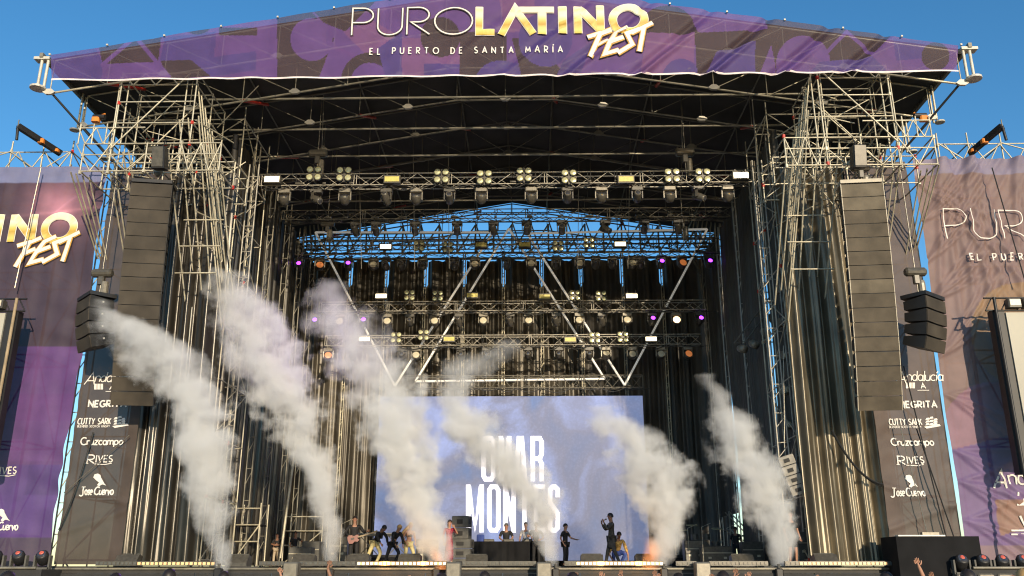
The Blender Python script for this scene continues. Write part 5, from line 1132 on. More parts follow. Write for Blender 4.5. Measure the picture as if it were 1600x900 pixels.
# ================================================================ people
def skin_obj(name, nodes, edges, m, parent, roots=(0,), M=None, sub=1):
    me = bpy.data.meshes.new(name); me.from_pydata([n[0] for n in nodes], edges, []); me.materials.append(MAT[m])
    o = link(name, me, M, parent)
    md = o.modifiers.new('skin', 'SKIN'); md.use_smooth_shade = True
    sv = me.skin_vertices[0].data if len(me.skin_vertices) else None
    if sv is None:
        bm = __import__('bmesh').new(); bm.from_mesh(me); bm.verts.layers.skin.verify(); bm.to_mesh(me); bm.free(); sv = me.skin_vertices[0].data
    for i, n in enumerate(nodes):
        r = n[1]; sv[i].radius = r if isinstance(r, tuple) else (r, r); sv[i].use_root = i in roots
    if sub: s = o.modifiers.new('sub', 'SUBSURF'); s.levels = sub; s.render_levels = sub
    return o
def person(label, x, y, z, H=1.75, rz=0.0, group=None, skin='skin', hair='hair', top='clblack', bottom='clblack', pose=None, long=0, cap=None, dress=None, sleeves=1, detail=True, female=0, hat=None, shoes='shoe', bare=0, shorts=0, tunic=0):
    """stands at (x, y, z) facing -Y turned by rz; pose overrides joints given for a 1.75 m figure"""
    k = H / 1.75
    J = dict(pel=(0, 0, .95), wai=(0, 0, 1.08), che=(0, .0, 1.30), nek=(0, .01, 1.47), hd0=(0, -.02, 1.56), hd1=(0, -.03, 1.65), hd2=(0, -.02, 1.72),
             sL=(-.18, 0, 1.42), sR=(.18, 0, 1.42), eL=(-.25, .02, 1.14), eR=(.25, .02, 1.14), wL=(-.25, -.10, .90), wR=(.25, -.10, .90), hL=(-.25, -.14, .82), hR=(.25, -.14, .82),
             pL=(-.09, 0, .92), pR=(.09, 0, .92), kL=(-.11, -.02, .50), kR=(.11, -.02, .50), aL=(-.12, .03, .09), aR=(.12, .03, .09), tL=(-.13, -.14, .04), tR=(.13, -.14, .04))
    lean = (pose or {}).pop('lean', None); drop = (pose or {}).pop('drop', 0)
    if lean:   # bend the upper body forward / sideways about the pelvis
        fx_, sx_ = lean; Rm = Matrix.Rotation(fx_, 3, 'X') @ Matrix.Rotation(sx_, 3, 'Y'); pv = Vector(J['pel'])
        for q in ('wai', 'che', 'nek', 'hd0', 'hd1', 'hd2', 'sL', 'sR', 'eL', 'eR', 'wL', 'wR', 'hL', 'hR'): J[q] = tuple(Rm @ (Vector(J[q]) - pv) + pv)
    J.update(pose or {})
    if drop:
        for q in J:
            if q[0] not in 'at' and q not in ('kL', 'kR'): J[q] = (J[q][0], J[q][1], J[q][2] - drop)
    J = {q: tuple(c * k for c in v) for q, v in J.items()}
    o = empty('person', (x, y, z), label, 'person', group, rz)
    N_ = []; E = []; ix = {}
    def nd(q, r, p=None): ix[q] = len(N_); N_.append((J[q] if p is None else p, r * k if not isinstance(r, tuple) else tuple(a * k for a in r)))
    nd('pel', (.135, .10)); nd('wai', (.115 if not female else .10, .085)); nd('che', (.145 if not female else .125, .10)); nd('nek', .052); nd('hd0', (.070, .080)); nd('hd1', (.078, .095)); nd('hd2', (.055, .065))
    for s in 'LR':
        nd('s' + s, .058); nd('e' + s, .040); nd('w' + s, .027); nd('p' + s, .088); nd('k' + s, .056); nd('a' + s, .036); nd('t' + s, (.035, .025))
    for a, b_ in (('pel', 'wai'), ('wai', 'che'), ('che', 'nek'), ('nek', 'hd0'), ('hd0', 'hd1'), ('hd1', 'hd2')): E.append((ix[a], ix[b_]))
    for s in 'LR':
        for a, b_ in (('che', 's' + s), ('s' + s, 'e' + s), ('e' + s, 'w' + s), ('pel', 'p' + s), ('p' + s, 'k' + s), ('k' + s, 'a' + s), ('a' + s, 't' + s)): E.append((ix[a], ix[b_]))
    roots = [0]
    # hands: palm off the wrist, five separate fingers rooted in it
    for s, sg in (('L', -1), ('R', 1)):
        w = Vector(J['w' + s]); h = Vector(J['h' + s]); d = (h - w).normalized(); up = Vector(J['w' + s]) - Vector(J['e' + s])
        sd = d.cross(Vector((0, 1, 0)));  sd = sd.normalized() if sd.length > .2 else Vector((1, 0, 0)); nn = sd.cross(d).normalized()
        pc = w + d * .05 * k; ix['palm' + s] = len(N_); N_.append((tuple(pc), (.036 * k, .018 * k))); E.append((ix['w' + s], ix['palm' + s]))
        pe = w + d * .085 * k; ix['pe' + s] = len(N_); N_.append((tuple(pe), (.036 * k, .016 * k))); E.append((ix['palm' + s], ix['pe' + s]))
        if detail:
            for j, (off, ln) in enumerate(((-.030, .058), (-.010, .068), (.011, .064), (.031, .050))):
                b0 = len(N_); base = pe + sd * off * k - d * .02 * k; spread = (sd * off * 1.2 + d * 1.0).normalized()
                N_.append((tuple(base), .010 * k)); N_.append((tuple(base + spread * ln * .65 * k), .0095 * k)); N_.append((tuple(base + spread * ln * 1.25 * k - nn * .015 * k), .008 * k)); E += [(b0, b0 + 1), (b0 + 1, b0 + 2)]; roots.append(b0)
            b0 = len(N_); base = w + d * .03 * k - sd * sg * .022 * k; N_.append((tuple(base), .013 * k)); N_.append((tuple(base - sd * sg * .035 * k + d * .03 * k), .011 * k)); N_.append((tuple(base - sd * sg * .045 * k + d * .06 * k), .009 * k)); E += [(b0, b0 + 1), (b0 + 1, b0 + 2)]; roots.append(b0)
    skin_obj('body', N_, E, skin, o, roots)
    hc = Vector(J['hd1']); ax = (Vector(J['hd2']) - Vector(J['hd0'])).normalized(); Q = T(*hc) @ ax.to_track_quat('Z', 'Y').to_matrix().to_4x4()
    # keep the face turned to local -Y
    fwd = Vector((0, -1, 0)); hx = ax.cross(fwd).normalized() * -1; hy = ax.cross(hx).normalized(); Q = Matrix(((hx.x, hy.x, ax.x, hc.x), (hx.y, hy.y, ax.y, hc.y), (hx.z, hy.z, ax.z, hc.z), (0, 0, 0, 1)))
    if hy.dot(fwd) > 0: Q = Matrix(((-hx.x, -hy.x, ax.x, hc.x), (-hx.y, -hy.y, ax.y, hc.y), (-hx.z, -hy.z, ax.z, hc.z), (0, 0, 0, 1)))
    B = WMAT[o.name] @ Q @ S(k, k, k)
    if detail:
        MB().add([(0, -.125, -.015), (-.016, -.085, -.02), (.016, -.085, -.02), (0, -.085, .03)], [(0, 1, 2), (0, 3, 1), (0, 2, 3), (1, 3, 2)]).build('nose', skin, o, B)
        ey = MB().lathe([(.003, -.008), (.011, 0), (.003, .008)], 6).mesh('eye', 'hair')
        for sx_ in (-1, 1): link('eye', ey, B @ T(sx_ * .032, -.088, .018), o)
        MB().box(0, -.088, -.048, .045, .01, .010).build('mouth', 'red', o, B)
        er = MB().box(0, 0, 0, .016, .035, .055).mesh('ear', skin)
        for sx_ in (-1, 1): link('ear', er, B @ T(sx_ * .082, .005, 0), o)
    # hair cap as a deformed half ellipsoid, down the neck when long
    v, f = [], []; n = 14; rows = 7
    for i in range(rows):
        th = math.pi * .62 * i / (rows - 1)
        for j in range(n):
            a = 2 * math.pi * j / n; fr = max(0, -math.sin(a)); t2 = th * (1 - .38 * fr)
            r_ = math.sin(t2) * 1.0; zz = math.cos(t2)
            v.append((.094 * r_ * math.cos(a), .112 * r_ * math.sin(a) + .012, .108 * zz + .015 + .006 * math.sin(a * 5 + i)))
    for i in range(rows - 1): f += [(i * n + j, (i + 1) * n + j, (i + 1) * n + (j + 1) % n, i * n + (j + 1) % n) for j in range(n)]
    link('hair' if not hat else 'cap', mk('hair', v, f, hair if not hat else hat, True), B, o)
    if long:
        p = Vector(J['hd1']); bk = Vector((0, .10, .02)) * k
        q = [(tuple(p + bk), .07 * k), (tuple(p + bk + Vector((.0 + long * .3, .05, -.13)) * k), .075 * k), (tuple(p + bk + Vector((long * .8, .06, -.28)) * k), .06 * k), (tuple(p + bk + Vector((long * 1.1, .05, -.42)) * k), .03 * k)]
        skin_obj('long_hair', q, [(0, 1), (1, 2), (2, 3)], hair, o)
    # clothes: slightly larger skins over torso, arms and legs
    if top:
        tn = [(J['pel'], (.150 * k, .118 * k)), (J['wai'], ((.13 if not female else .112) * k, .10 * k)), (J['che'], ((.162 if not female else .14) * k, .115 * k)), (tuple(Vector(J['che']).lerp(Vector(J['nek']), .75)), .075 * k)]; te = [(0, 1), (1, 2), (2, 3)]
        if female and bare: tn[0] = (tuple(Vector(J['wai']).lerp(Vector(J['che']), .35)), (.118 * k, .09 * k)); tn[1] = (tuple(Vector(J['wai']).lerp(Vector(J['che']), .6)), (.125 * k, .095 * k))
        if sleeves:
            for s in 'LR':
                b0 = len(tn); sh, el, wr = (Vector(J[q + s]) for q in 'sew'); tn += [(tuple(sh), .074 * k), (tuple(sh.lerp(el, .85 if sleeves == 1 else 1.0)), .060 * k)]; te += [(2, b0), (b0, b0 + 1)]
                if sleeves == 2: tn.append((tuple(el.lerp(wr, .9)), .042 * k)); te.append((b0 + 1, b0 + 2))
        skin_obj('shirt', tn, te, top, o)
    if dress:
        dnk = (Vector(J['kL']) + Vector(J['kR'])) / 2
        dn = [(J['che'], (.15 * k, .12 * k)), (J['wai'], (.13 * k, .11 * k)), (J['pel'], (.17 * k, .15 * k)), (tuple((Vector(J['kL']) + Vector(J['kR'])) / 2), (.20 * k, .17 * k)), (tuple((Vector(J['aL']) + Vector(J['aR'])) / 2 + Vector((0, 0, .06))), (.24 * k, .21 * k))]
        if tunic: dn = dn[:3] + [(tuple(Vector(J['pel']).lerp(dnk, .9)), (.21 * k, .17 * k))]
        skin_obj('dress', dn, [(i, i + 1) for i in range(len(dn) - 1)], dress, o)
    if bottom:
        bn = [(J['pel'], (.150 * k, .12 * k))]; be = []
        for s in 'LR':
            b0 = len(bn); bn += [(J['p' + s], .104 * k), (tuple(Vector(J['p' + s]).lerp(Vector(J['k' + s]), .85 if shorts else 1)), (.09 if shorts else .074) * k)]; be += [(0, b0), (b0, b0 + 1)]
            if not shorts: bn.append((tuple(Vector(J['a' + s]) + Vector((0, 0, .02))), .055 * k)); be.append((b0 + 1, b0 + 2))
        skin_obj('trousers', bn, be, bottom, o)
    for s in 'LR':
        a_, t_ = Vector(J['a' + s]), Vector(J['t' + s]); skin_obj('shoe', [(tuple(a_ + Vector((0, .03, -.03)) * k), .045 * k), (tuple(t_), (.048 * k, .032 * k))], [(0, 1)], shoes, o)
    return o
def at_deck(px, Y): return W(px, 885, Y).x, Y, 2.0
def mic(p, q): 
    p, q = Vector(p), Vector(q); d = (q - p).normalized(); M = T(*p) @ d.to_track_quat('Z', 'Y').to_matrix().to_4x4()
    o = empty('microphone', tuple(p), 'handheld black microphone at the mouth of the front singer', 'microphone')
    MB().lathe([(.012, 0), (.016, .15), (.018, .17)], 10).build('handle', 'black', o, M); MB().lathe([(.012, 0), (.028, .02), (.028, .045), (.012, .06)], 10).build('grille', 'fixg', o, M @ T(0, 0, .17), True)
# front singer, profile to the viewer's left, long grey robe
x, y, z = at_deck(957, 32.4)
s1 = person('singer in a charcoal tunic, wide trousers and black cap raising a microphone to his mouth', x, y, z, 1.8, R(-82), None, 'skind', 'hair', 'clgrey', 'clgrey', dict(eL=(-.24, -.14, 1.20), wL=(-.14, -.30, 1.42), hL=(-.10, -.31, 1.50), eR=(.26, -.20, 1.20), wR=(.14, -.28, 1.44), hR=(.10, -.30, 1.52), kL=(-.11, -.12, .5), aL=(-.12, -.20, .1), tL=(-.13, -.36, .04), kR=(.11, .06, .52), aR=(.12, .22, .12), tR=(.13, .06, .04)), dress='clgrey', sleeves=2, hat='black', tunic=1)
Ms = WMAT[s1.name]; mic(Ms @ Vector((0, -.36, 1.52)), Ms @ Vector((0, -.12, 1.63)))
x, y, z = at_deck(965, 33.6)
person('crouching performer in a gold patterned shirt and blue trousers behind the singer', x, y, z, 1.7, R(10), None, 'skin', 'hair', 'clgold', 'clblue', dict(lean=(.5, 0), drop=.42, kL=(-.24, -.32, .48), kR=(.24, -.32, .48), eL=(-.36, -.2, .86), eR=(.36, -.2, .86), wL=(-.3, -.42, .66), wR=(.3, -.42, .66), hL=(-.27, -.48, .6), hR=(.27, -.48, .6)), sleeves=1)
x, y, z = at_deck(884, 36.0)
person('man in a black shirt stepping right with one hand held out', x, y, z, 1.62, R(62), None, 'skin', 'hair', 'clblack', 'clblack', dict(eR=(.24, -.14, 1.18), wR=(.2, -.42, 1.10), hR=(.2, -.52, 1.10), eL=(-.26, .1, 1.16), wL=(-.26, -.05, .92), hL=(-.25, -.1, .85)))
x, y, z = at_deck(838, 36.5)
person('musician in dark clothes with an electric bass behind the fourth smoke column', x, y, z, 1.7, R(15), None, 'skin', 'hair', 'clblack', 'clblack', dict(eR=(.3, -.05, 1.15), wR=(.12, -.25, 1.05), hR=(.05, -.28, 1.05), eL=(-.32, -.05, 1.18), wL=(-.40, -.28, 1.2), hL=(-.44, -.32, 1.22)))
x, y, z = at_deck(822, 37.8)
person('performer in a white patterned shirt standing by the mixing desk', x, y, z, 1.76, R(-10), None, 'skin', 'hair', 'clwhite', 'clblack')
# DJ and desk
p = W(795, 868, 37.2); o = empty('dj_desk', (p.x, 37.2, 2.0), 'black cloth draped disc jockey desk with decks in front of the screen', 'desk')
sheet('front_cloth', p.x - 1.45, p.x + 1.45, 2.02, 2.98, 36.75, 90, 8, 'blackm', lambda x, z: .025 * np.sin(x * 17 + np.sin(x * 5)), None, o)
MB().box(0, .1, .95, 2.9, .8, .06).build('table_top', 'black', o)
for dx in (-.8, 0, .75): MB().box(dx, 0, 1.03, .42, .4, .1, None, .02).build('deck', 'fix', o)
MB().box(-1.15, 0, 1.12, .3, .3, .28, None, .03).build('monitor', 'clblue', o)
x, y, z = at_deck(791, 37.9)
person('disc jockey in a black T-shirt bending over the decks', x, y, z, 1.74, R(0), None, 'skin', 'hair', 'clblack', 'clblack', dict(lean=(.22, 0), wL=(-.16, -.5, 1.06), wR=(.16, -.5, 1.06), hL=(-.13, -.56, 1.03), hR=(.13, -.56, 1.03), eL=(-.28, -.26, 1.15), eR=(.28, -.26, 1.15)), hat='grey')
# singer in red
x, y, z = at_deck(701, 33.2)
person('singer in a long red sequinned dress with a hand at her face', x, y, z, 1.62, R(25), None, 'skin', 'hair', 'clred', None, dict(eR=(.30, -.14, 1.22), wR=(.12, -.24, 1.46), hR=(.07, -.22, 1.52)), dress='clred', sleeves=1, female=1, long=.05)
# dancers
x, y, z = at_deck(637, 33.5)
person('dancer with flying blonde hair in a black crop top, hands on thighs', x, y, z, 1.62, R(30), 'dancers in black and yellow', 'skin', 'blonde', 'clblack', 'clyel', dict(lean=(.25, 0), drop=.06, kR=(.16, -.2, .5), wL=(-.2, -.25, .95), wR=(.2, -.25, .95), hL=(-.17, -.3, .88), hR=(.17, -.3, .88)), female=1, long=-.32, bare=1, sleeves=0)
x, y, z = at_deck(612, 33.2)
person('dancer with hair in a bun leaning right beside the blonde dancer', x, y, z, 1.62, R(48), 'dancers in black and yellow', 'skin', 'blonde', 'clblack', 'clblack', dict(lean=(.55, 0), drop=.08, kL=(-.14, .1, .5), kR=(.14, -.25, .5), wL=(-.18, -.42, .88), wR=(.18, -.42, .88), hL=(-.16, -.46, .80), hR=(.16, -.46, .80), eL=(-.26, -.3, 1.1), eR=(.26, -.3, 1.1), aL=(-.14, .3, .1), tL=(-.15, .14, .05)), female=1, bare=1, sleeves=2)
x, y, z = at_deck(584, 33.6)
person('dark haired dancer leaning far forward behind the others', x, y, z, 1.66, R(55), 'dancers in black and yellow', 'skind', 'hair', 'clblack', 'clyel', dict(lean=(.7, 0), drop=.05, kL=(-.14, .15, .5), kR=(.14, -.2, .5), wL=(-.18, -.5, .9), wR=(.18, -.5, .9), hL=(-.16, -.55, .82), hR=(.16, -.55, .82), eL=(-.27, -.38, 1.12), eR=(.27, -.38, 1.12), aL=(-.15, .38, .1), tL=(-.16, .22, .05)), female=1, sleeves=2, long=.04)
# guitarist
x, y, z = at_deck(551, 34.0)
gp = person('guitarist in an open black shirt playing a red electric guitar', x, y, z, 1.8, R(10), None, 'skin', 'hair', 'clblack', 'clblack', dict(eL=(-.33, .02, 1.18), wL=(-.16, -.22, 1.04), hL=(-.08, -.24, 1.02), eR=(.33, -.04, 1.20), wR=(.46, -.25, 1.22), hR=(.50, -.30, 1.25)), sleeves=2)
def guitar(person_o, label, m, fl=1):
    M = WMAT[person_o.name] @ T(0, -.24, 1.0) @ RY(-.28 * fl) @ (X3 if fl > 0 else RZ(math.pi) @ T(0, 0, 0))
    o = empty('electric_guitar', tuple(M.translation), label, 'guitar')
    pts = [(-.24, -.02), (-.22, -.14), (-.10, -.17), (0, -.11), (.10, -.15), (.18, -.10), (.12, -.03), (.20, .08), (.12, .10), (.02, .08), (-.10, .15), (-.22, .12)]
    MB().prism([(a, b_) for a, b_ in pts], -.02, .025).build('guitar_body', m, o, M); MB().box(.46, -.02, .01, .62, .03, .05).build('neck', 'ply', o, M); MB().box(.82, -.02, .02, .14, .025, .08).build('headstock', 'ply', o, M); MB().box(-.05, -.025, 0, .12, .012, .07).build('pickup', 'black', o, M)
guitar(gp, 'red electric guitar held by the guitarist in the open shirt', 'guitar')
# onlookers stage left
for px, Y, H, lab, tp, bt, rz in ((402, 41.0, 1.68, 'onlooker in a teal shirt at the left edge of the stage wing', 'clteal', 'clblack', 30), (417, 40.5, 1.66, 'bearded onlooker in black standing beside the teal shirt', 'clblack', 'clblack', 10), (430, 38.5, 1.36, 'onlooker with crossed arms and a black cap, lower than the others', 'clblack', 'clbeige', 0), (458, 38.0, 1.42, 'technician in a black T-shirt reaching right beside the console', 'clblack', 'clbeige', 35)):
    x, y, z = at_deck(px, Y); pz = dict(eL=(-.27, -.05, 1.16), wL=(-.02, -.2, 1.16), hL=(.06, -.2, 1.18), eR=(.27, -.05, 1.16), wR=(.02, -.24, 1.12), hR=(-.06, -.24, 1.13)) if 'crossed' in lab else (dict(eR=(.32, -.15, 1.25), wR=(.35, -.4, 1.2), hR=(.36, -.5, 1.2)) if 'reaching' in lab else {})
    person(lab, x, y, z, H, R(rz), 'people watching from the wing', 'skind', 'hair', tp, bt, pz, hat='black' if 'cap' in lab else None)
x, y, z = at_deck(1153, 38.5); person('stagehand in black standing before the bright gap at the back right', x, y, z, 1.6, R(-20), None, 'skind', 'hair', 'clblack', 'clblack', {})
x, y, z = at_deck(1241, 29.8); person('crew member in black shorts half hidden by the rightmost smoke', x, y, z, 1.72, R(15), None, 'skin', 'hair', 'clblack', 'clblack', dict(), sleeves=1, shorts=1)
x, y, z = at_deck(298, 29.6); person('camera operator crouching with a rig at the foot of the glossy curtain', x, y, z, 1.2, R(-40), None, 'skind', 'hair', 'clbeige', 'clblack', dict(lean=(.3, 0)))
# stage furniture: drum riser, keyboards, cases, mic stands
def riser(label, px0, px1, Y, h, m='black'):
    a, b_ = W(px0, 885, Y).x, W(px1, 885, Y).x; o = empty('platform', ((a + b_) / 2, Y, 2), label, 'platform'); MB().box(0, .9, h - .05, b_ - a, 1.8, .1).build('top', m, o); MB().box(0, .02, (h - .1) / 2, b_ - a - .02, .02, h - .12).build('skirt', 'blackm', o)
    for q in (0, 1):
        for r_ in (0, 1): tube('leg', (a + .1 + q * (b_ - a - .2), Y + .1 + 1.6 * r_, 2), (a + .1 + q * (b_ - a - .2), Y + .1 + 1.6 * r_, 2 + h - .1), .03, 'steel_dk', o)
riser('black riser behind the guitarist and dancers', 530, 640, 39, .5); riser('black riser for the drum kit at the right of the screen', 1050, 1140, 39, .5)
def cyl_h(o, name, p, r, h, m, ax=None): MB().lathe([(r, -h / 2), (r, h / 2)], 16, ax if ax is not None else X3).build(name, m, o, T(*p))
x, y, z = at_deck(1098, 39.8); o = empty('drum_kit', (x, y, 2.5), 'dark drum kit on the riser beside the screen edge', 'drum kit')
cyl_h(o, 'bass_drum', (x, y, 2.82), .30, .42, 'fix', RX(1.57)); cyl_h(o, 'tom', (x - .25, y, 3.25), .17, .25, 'fix'); cyl_h(o, 'tom', (x + .25, y, 3.25), .17, .25, 'fix'); cyl_h(o, 'floor_tom', (x + .65, y + .1, 2.85), .22, .4, 'fix'); cyl_h(o, 'snare', (x - .6, y, 3.0), .18, .14, 'white')
for dx, zz in ((-.8, 3.55), (.75, 3.6), (-.35, 3.75)): cyl_h(o, 'cymbal', (x + dx, y + .1, zz), .25, .02, 'blind', RX(.2)); tube('cymbal_stand', (x + dx, y + .12, 2.5), (x + dx, y + .12, zz), .015, 'steel_dk', o, 6)
for i, (px, Y, w, h, lab) in enumerate(((620, 40.2, 1.2, .12, 'slim keyboard on a cross stand behind the dancers'), (575, 40.0, 1.1, .12, 'second keyboard on a stand behind the guitarist'))):
    x, y, z = at_deck(px, Y); o = empty('keyboard', (x, y, 2.5), lab, 'keyboard'); MB().box(0, 0, .85, w, .35, h, None, .02).build('case', 'fix', o); MB().box(0, -.1, .92, w * .9, .14, .02).build('keys', 'white', o)
    tube('stand_leg', (x - .4, y, 2.5), (x + .4, y, 3.3), .02, 'steel_dk', o, 6); tube('stand_leg', (x + .4, y, 2.5), (x - .4, y, 3.3), .02, 'steel_dk', o, 6)
cs = ((470, 36, .9, .7, 'wheeled grey flight case left of the second smoke'), (486, 37, .7, .95, 'taller grey flight case beside the second smoke'), (372, 37, .8, .8, 'dark flight case at the far left of the stage opening'), (1120, 36.5, 1.2, .75, 'wide black case before the drum riser'), (1176, 36, .8, .9, 'black case near the bright gap'), (1085, 37.5, .8, 1.0, 'upright black amplifier at the screen edge'), (1265, 30.6, .9, 1.05, 'grey cabinet at the foot of the sunlit curtain'), (667, 39, .9, 1.1, 'black amplifier rack behind the red dress'), (528, 38.5, .8, 1.2, 'dark backline amplifier behind the guitarist'))
for px, Y, w, h, lab in cs:
    x, y, z = at_deck(px, Y); o = empty('flight_case', (x, y, 2.0), lab, 'case'); MB().box(0, 0, h / 2 + .04, w, .6, h, None, .03).build('body', 'grey' if 'grey' in lab else 'fix', o)
    MB().box(0, -.305, h * .7, w * .98, .012, .03).build('edge_trim', 'steel', o); MB().box(-w * .25, -.31, h * .45, .12, .02, .08).build('latch', 'steel', o); MB().box(w * .25, -.31, h * .45, .12, .02, .08).build('latch', 'steel', o)
def mic_stand(label, px, Y, h=1.5):
    x, y, z = at_deck(px, Y); o = empty('microphone_stand', (x, y, 2.0), label, 'stand', 'microphone stands'); tube('pole', (x, y, 2.02), (x, y, 2 + h), .012, 'steel', o, 6); tube('boom', (x, y, 2 + h), (x + .35, y - .1, 2 + h + .15), .010, 'steel', o, 6); cyl_h(o, 'foot', (x, y, 2.02), .14, .03, 'black')
for i, (px, Y) in enumerate(((530, 33.5), (660, 35.0), (1078, 37.2), (1140, 37), (1100, 36.2))): mic_stand(ORD[i] + ' thin microphone stand from the left on the stage', px, Y)
# scaffold stair and frames in the wings
o = empty('wing_stair', tuple(at_deck(1165, 41)), 'steel access stair silhouetted in the bright gap at the back right', 'stair')
xa, xb = at_deck(1145, 41)[0], at_deck(1195, 41)[0]
for y in (41, 41.8): tube('stringer', (xa, y, 3.6), (xb, y, 2.1), .04, 'steel_dk', o); tube('handrail', (xa, y, 4.4), (xb, y, 2.9), .03, 'steel_dk', o)
for i in range(8): MB().box(xa + (xb - xa) * i / 8, 41.4, 3.6 - 1.5 * i / 8, .22, .8, .04).build('tread', 'steel_dk', o, X3)
for x_ in (xa, xb): tube('post', (x_, 41, 2), (x_, 41, 4.4), .035, 'steel_dk', o)
for i, (pa_, pb_, Y) in enumerate(((360, 400, 34), (440, 500, 39.5))):
    xa, xb = W(pa_, 885, Y).x, W(pb_, 885, Y).x; o = empty('wing_platform', ((xa + xb) / 2, Y, 2), ('dark scaffold platform at the far left wing' if i == 0 else 'braced scaffold platform behind the onlookers'), 'scaffold', 'small wing platforms')
    for x_ in (xa, xb):
        for y_ in (Y, Y + 1): tube('standard', (x_, y_, 2), (x_, y_, 4.3), .03, 'steel', o)
    for z_ in (2.9, 3.5, 4.1): tube('ledger', (xa, Y, z_), (xb, Y, z_), .028, 'steel', o)
    tube('diagonal_brace', (xa, Y, 2.1), (xb, Y, 3.5), .028, 'steel', o); MB().box((xa + xb) / 2, Y + .5, 3.5, xb - xa, 1, .05).build('board', 'blackm', o, X3)
tag(link('stage_mast', unit_cyl('steel', 8), T(*W(438, 872, 34)) @ RY(.06) @ S(.05, .05, 6.3)), 'bare pole standing left of the second smoke column', 'pole')
# ================================================================ audience
CR = 'audience with raised hands in front of the stage'
aud = [ # px of hand, py of hand top, Y, kind
 (519, 872, 15.0, 'one arm straight up right under the second smoke column', 'R'), (439, 884, 17.0, 'one fist raised left of the second smoke column', 'R'), (968, 888, 17.5, 'hand raised just under the singer', 'L'), (937, 890, 17.0, 'pale hand raised below the left of the singer', 'R'),
 (1022, 888, 16.0, 'two fingers up under the fifth smoke column', 'R'), (1028, 893, 18.0, 'open hand under the fifth smoke column', 'L'), (1147, 885, 14.5, 'arm with a green wristband reaching left', 'R'), (1168, 890, 15.5, 'open hand right of the green wristband', 'L'), (1110, 893, 15.0, 'hand at the left of the dark hair', 'R'),
 (1424, 868, 12.5, 'long bare arm pointing up before the black box', 'R'), (1447, 890, 13.5, 'wide open hand before the black box', 'L'), (1272, 895, 16.0, 'hand just showing right of the last smoke column', 'R'), (1573, 895, 14.0, 'hand low at the far right', 'L'), (640, 896, 16.0, 'fingertips just showing between the middle smoke columns', 'R'), (900, 891, 16.5, 'hand raised right of the fourth smoke column', 'R')]
tops = ['clblack', 'clteal', 'clwhite', 'clred', 'clgrey', 'clblue', 'clbeige']
MAT['wristband'] = mat('green_band', (.05, .4, .12), .6)
for i, (px, py, Y, lab, sd) in enumerate(aud):
    h = W(px, py, Y); H = 1.62; sg = 1 if sd == 'R' else -1; k = H / 1.75
    # wrist about 0.17 below the fingertips; the shoulder sits where reach allows
    tip = h.z; wz = (tip - .16) / k; ez = min(wz - .22, 1.55); sx_ = sg * .18
    wx = sg * .20; tilt = .10 * sg * (-1 if i % 2 else 1)
    pz = {'e' + sd: (sg * .30, -.08, max(1.42, wz - .27)), 'w' + sd: (wx, -.12, wz), 'h' + sd: (wx + tilt * .5, -.13, wz + .15)}
    person('concertgoer seen from behind, ' + lab, h.x - wx * k - tilt * .4, Y, 0.0, H, math.pi if False else 0.0, CR, 'skin' if i % 2 else 'skind', 'hair', tops[i % 7], 'clblack', pz, detail=True)
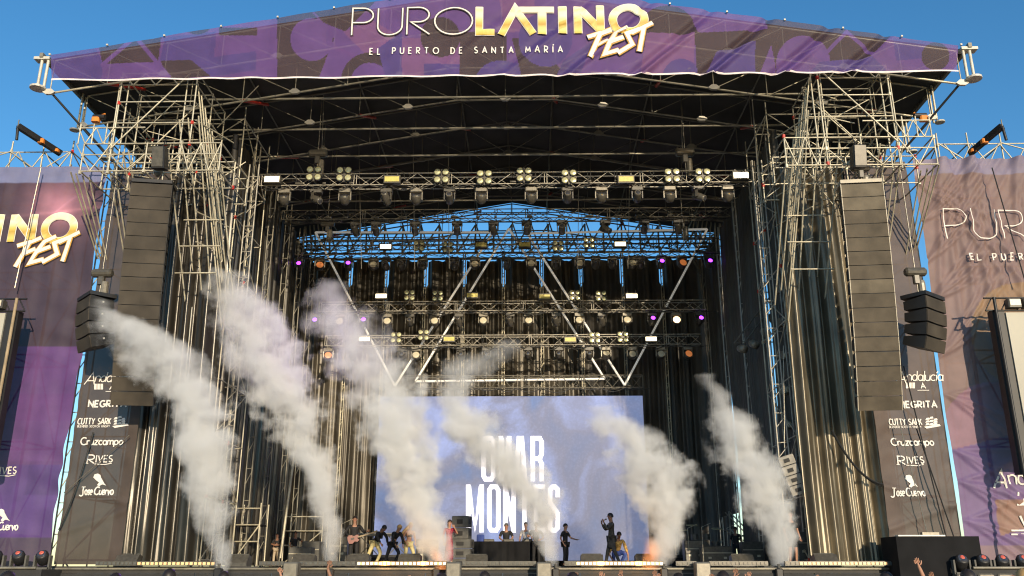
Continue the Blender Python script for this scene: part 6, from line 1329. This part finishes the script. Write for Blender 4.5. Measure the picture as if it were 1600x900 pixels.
heads = [(265, 889, 14.0, 'dark tousled head at the left under the amber battens', 'hair', .26), (350, 893, 15.5, 'head low under the leftmost smoke', 'hair', 0), (757, 893, 15, 'small head under the mixing desk', 'hair', 0), (1130, 893, 12.5, 'curly dark head between two raised hands', 'hair', .02), (1512, 890, 12.8, 'dark head below the violet banner moving heads', 'hair', 0), (12, 893, 12.0, 'dark head at the far left under the moving heads', 'hair', 0), (895, 895, 12.0, 'brown head right of the fourth smoke column', 'hair', 0), (1600, 889, 11.5, 'head at the far right edge', 'blonde', 0), (1060, 896, 14, 'head barely showing under the fifth smoke', 'hair', 0), (1385, 894, 13, 'head barely showing left of the black box', 'hair', 0), (690, 896, 13, 'head barely showing under the red dressed singer', 'hair', 0), (180, 896, 13, 'head barely showing under the charcoal panel', 'hair', 0)]
for i, (px, py, Y, lab, hr, _) in enumerate(heads):
    q = W(px, py, Y); H = (q.z) / 1.765 * 1.75
    person('audience member facing the stage, ' + lab, q.x, Y, 0.0, H, math.pi, CR, 'skind', hr, tops[(i + 3) % 7], 'clblack', {}, detail=False)
# ================================================================ smoke
LB = ['leftmost smoke plume bending over the charcoal panel', 'second smoke plume from the left, tallest and thickest', 'third smoke plume, rising beside the red dressed singer', 'fourth smoke plume slanting left across the lettered screen', 'fifth smoke plume right of the singer', 'rightmost smoke plume in front of the dark drapes']
for i, (p, Y) in enumerate(PL): smoke_plume(LB[i], p, Y, i + 1)
fl = []
for lab, pts in (('orange flame burst under the third smoke plume', [(690, 890, 20, 1), (684, 876, 20, .6), (672, 850, 12, 0)]), ('orange flame burst at the foot of the fifth smoke plume', [(1018, 890, 20, 1), (1022, 870, 20, .7), (1014, 836, 14, 0)])):
    smoke_plume(lab, pts, 28.15, 11 + len(fl), .35, (1, .6, .35), 1.6); fl.append(lab)
for o_ in list(sc.objects):
    if o_.get('label') in fl: o_.name = 'flame'; o_['category'] = 'flame'; o_['group'] = 'flames at the stage edge'
# the violet lamps that are lit throw a little colour into the smoke
for px, py in ((492, 498), (568, 498)):
    p = W(px, py, 40.6); ld = bpy.data.lights.new('violet_beam', 'SPOT'); ld.energy = 2600; ld.color = (.40, .10, 1); ld.spot_size = R(26); ld.spot_blend = .6; ld.shadow_soft_size = .08
    lo = bpy.data.objects.new('violet_beam', ld); C.objects.link(lo); lo.location = p + Vector((0, -.1, 0)); tgt = W(px - 45, py + 5, 28.5); lo.rotation_euler = (lo.location - tgt).to_track_quat('Z', 'Y').to_euler()

for px in (600, 660, 940, 1000):
    p = W(px, 880, 27.85); ld = bpy.data.lights.new('batten_glow', 'POINT'); ld.energy = 22; ld.color = (1, .50, .16); ld.shadow_soft_size = .1
    lo = bpy.data.objects.new('batten_glow', ld); C.objects.link(lo); lo.location = p
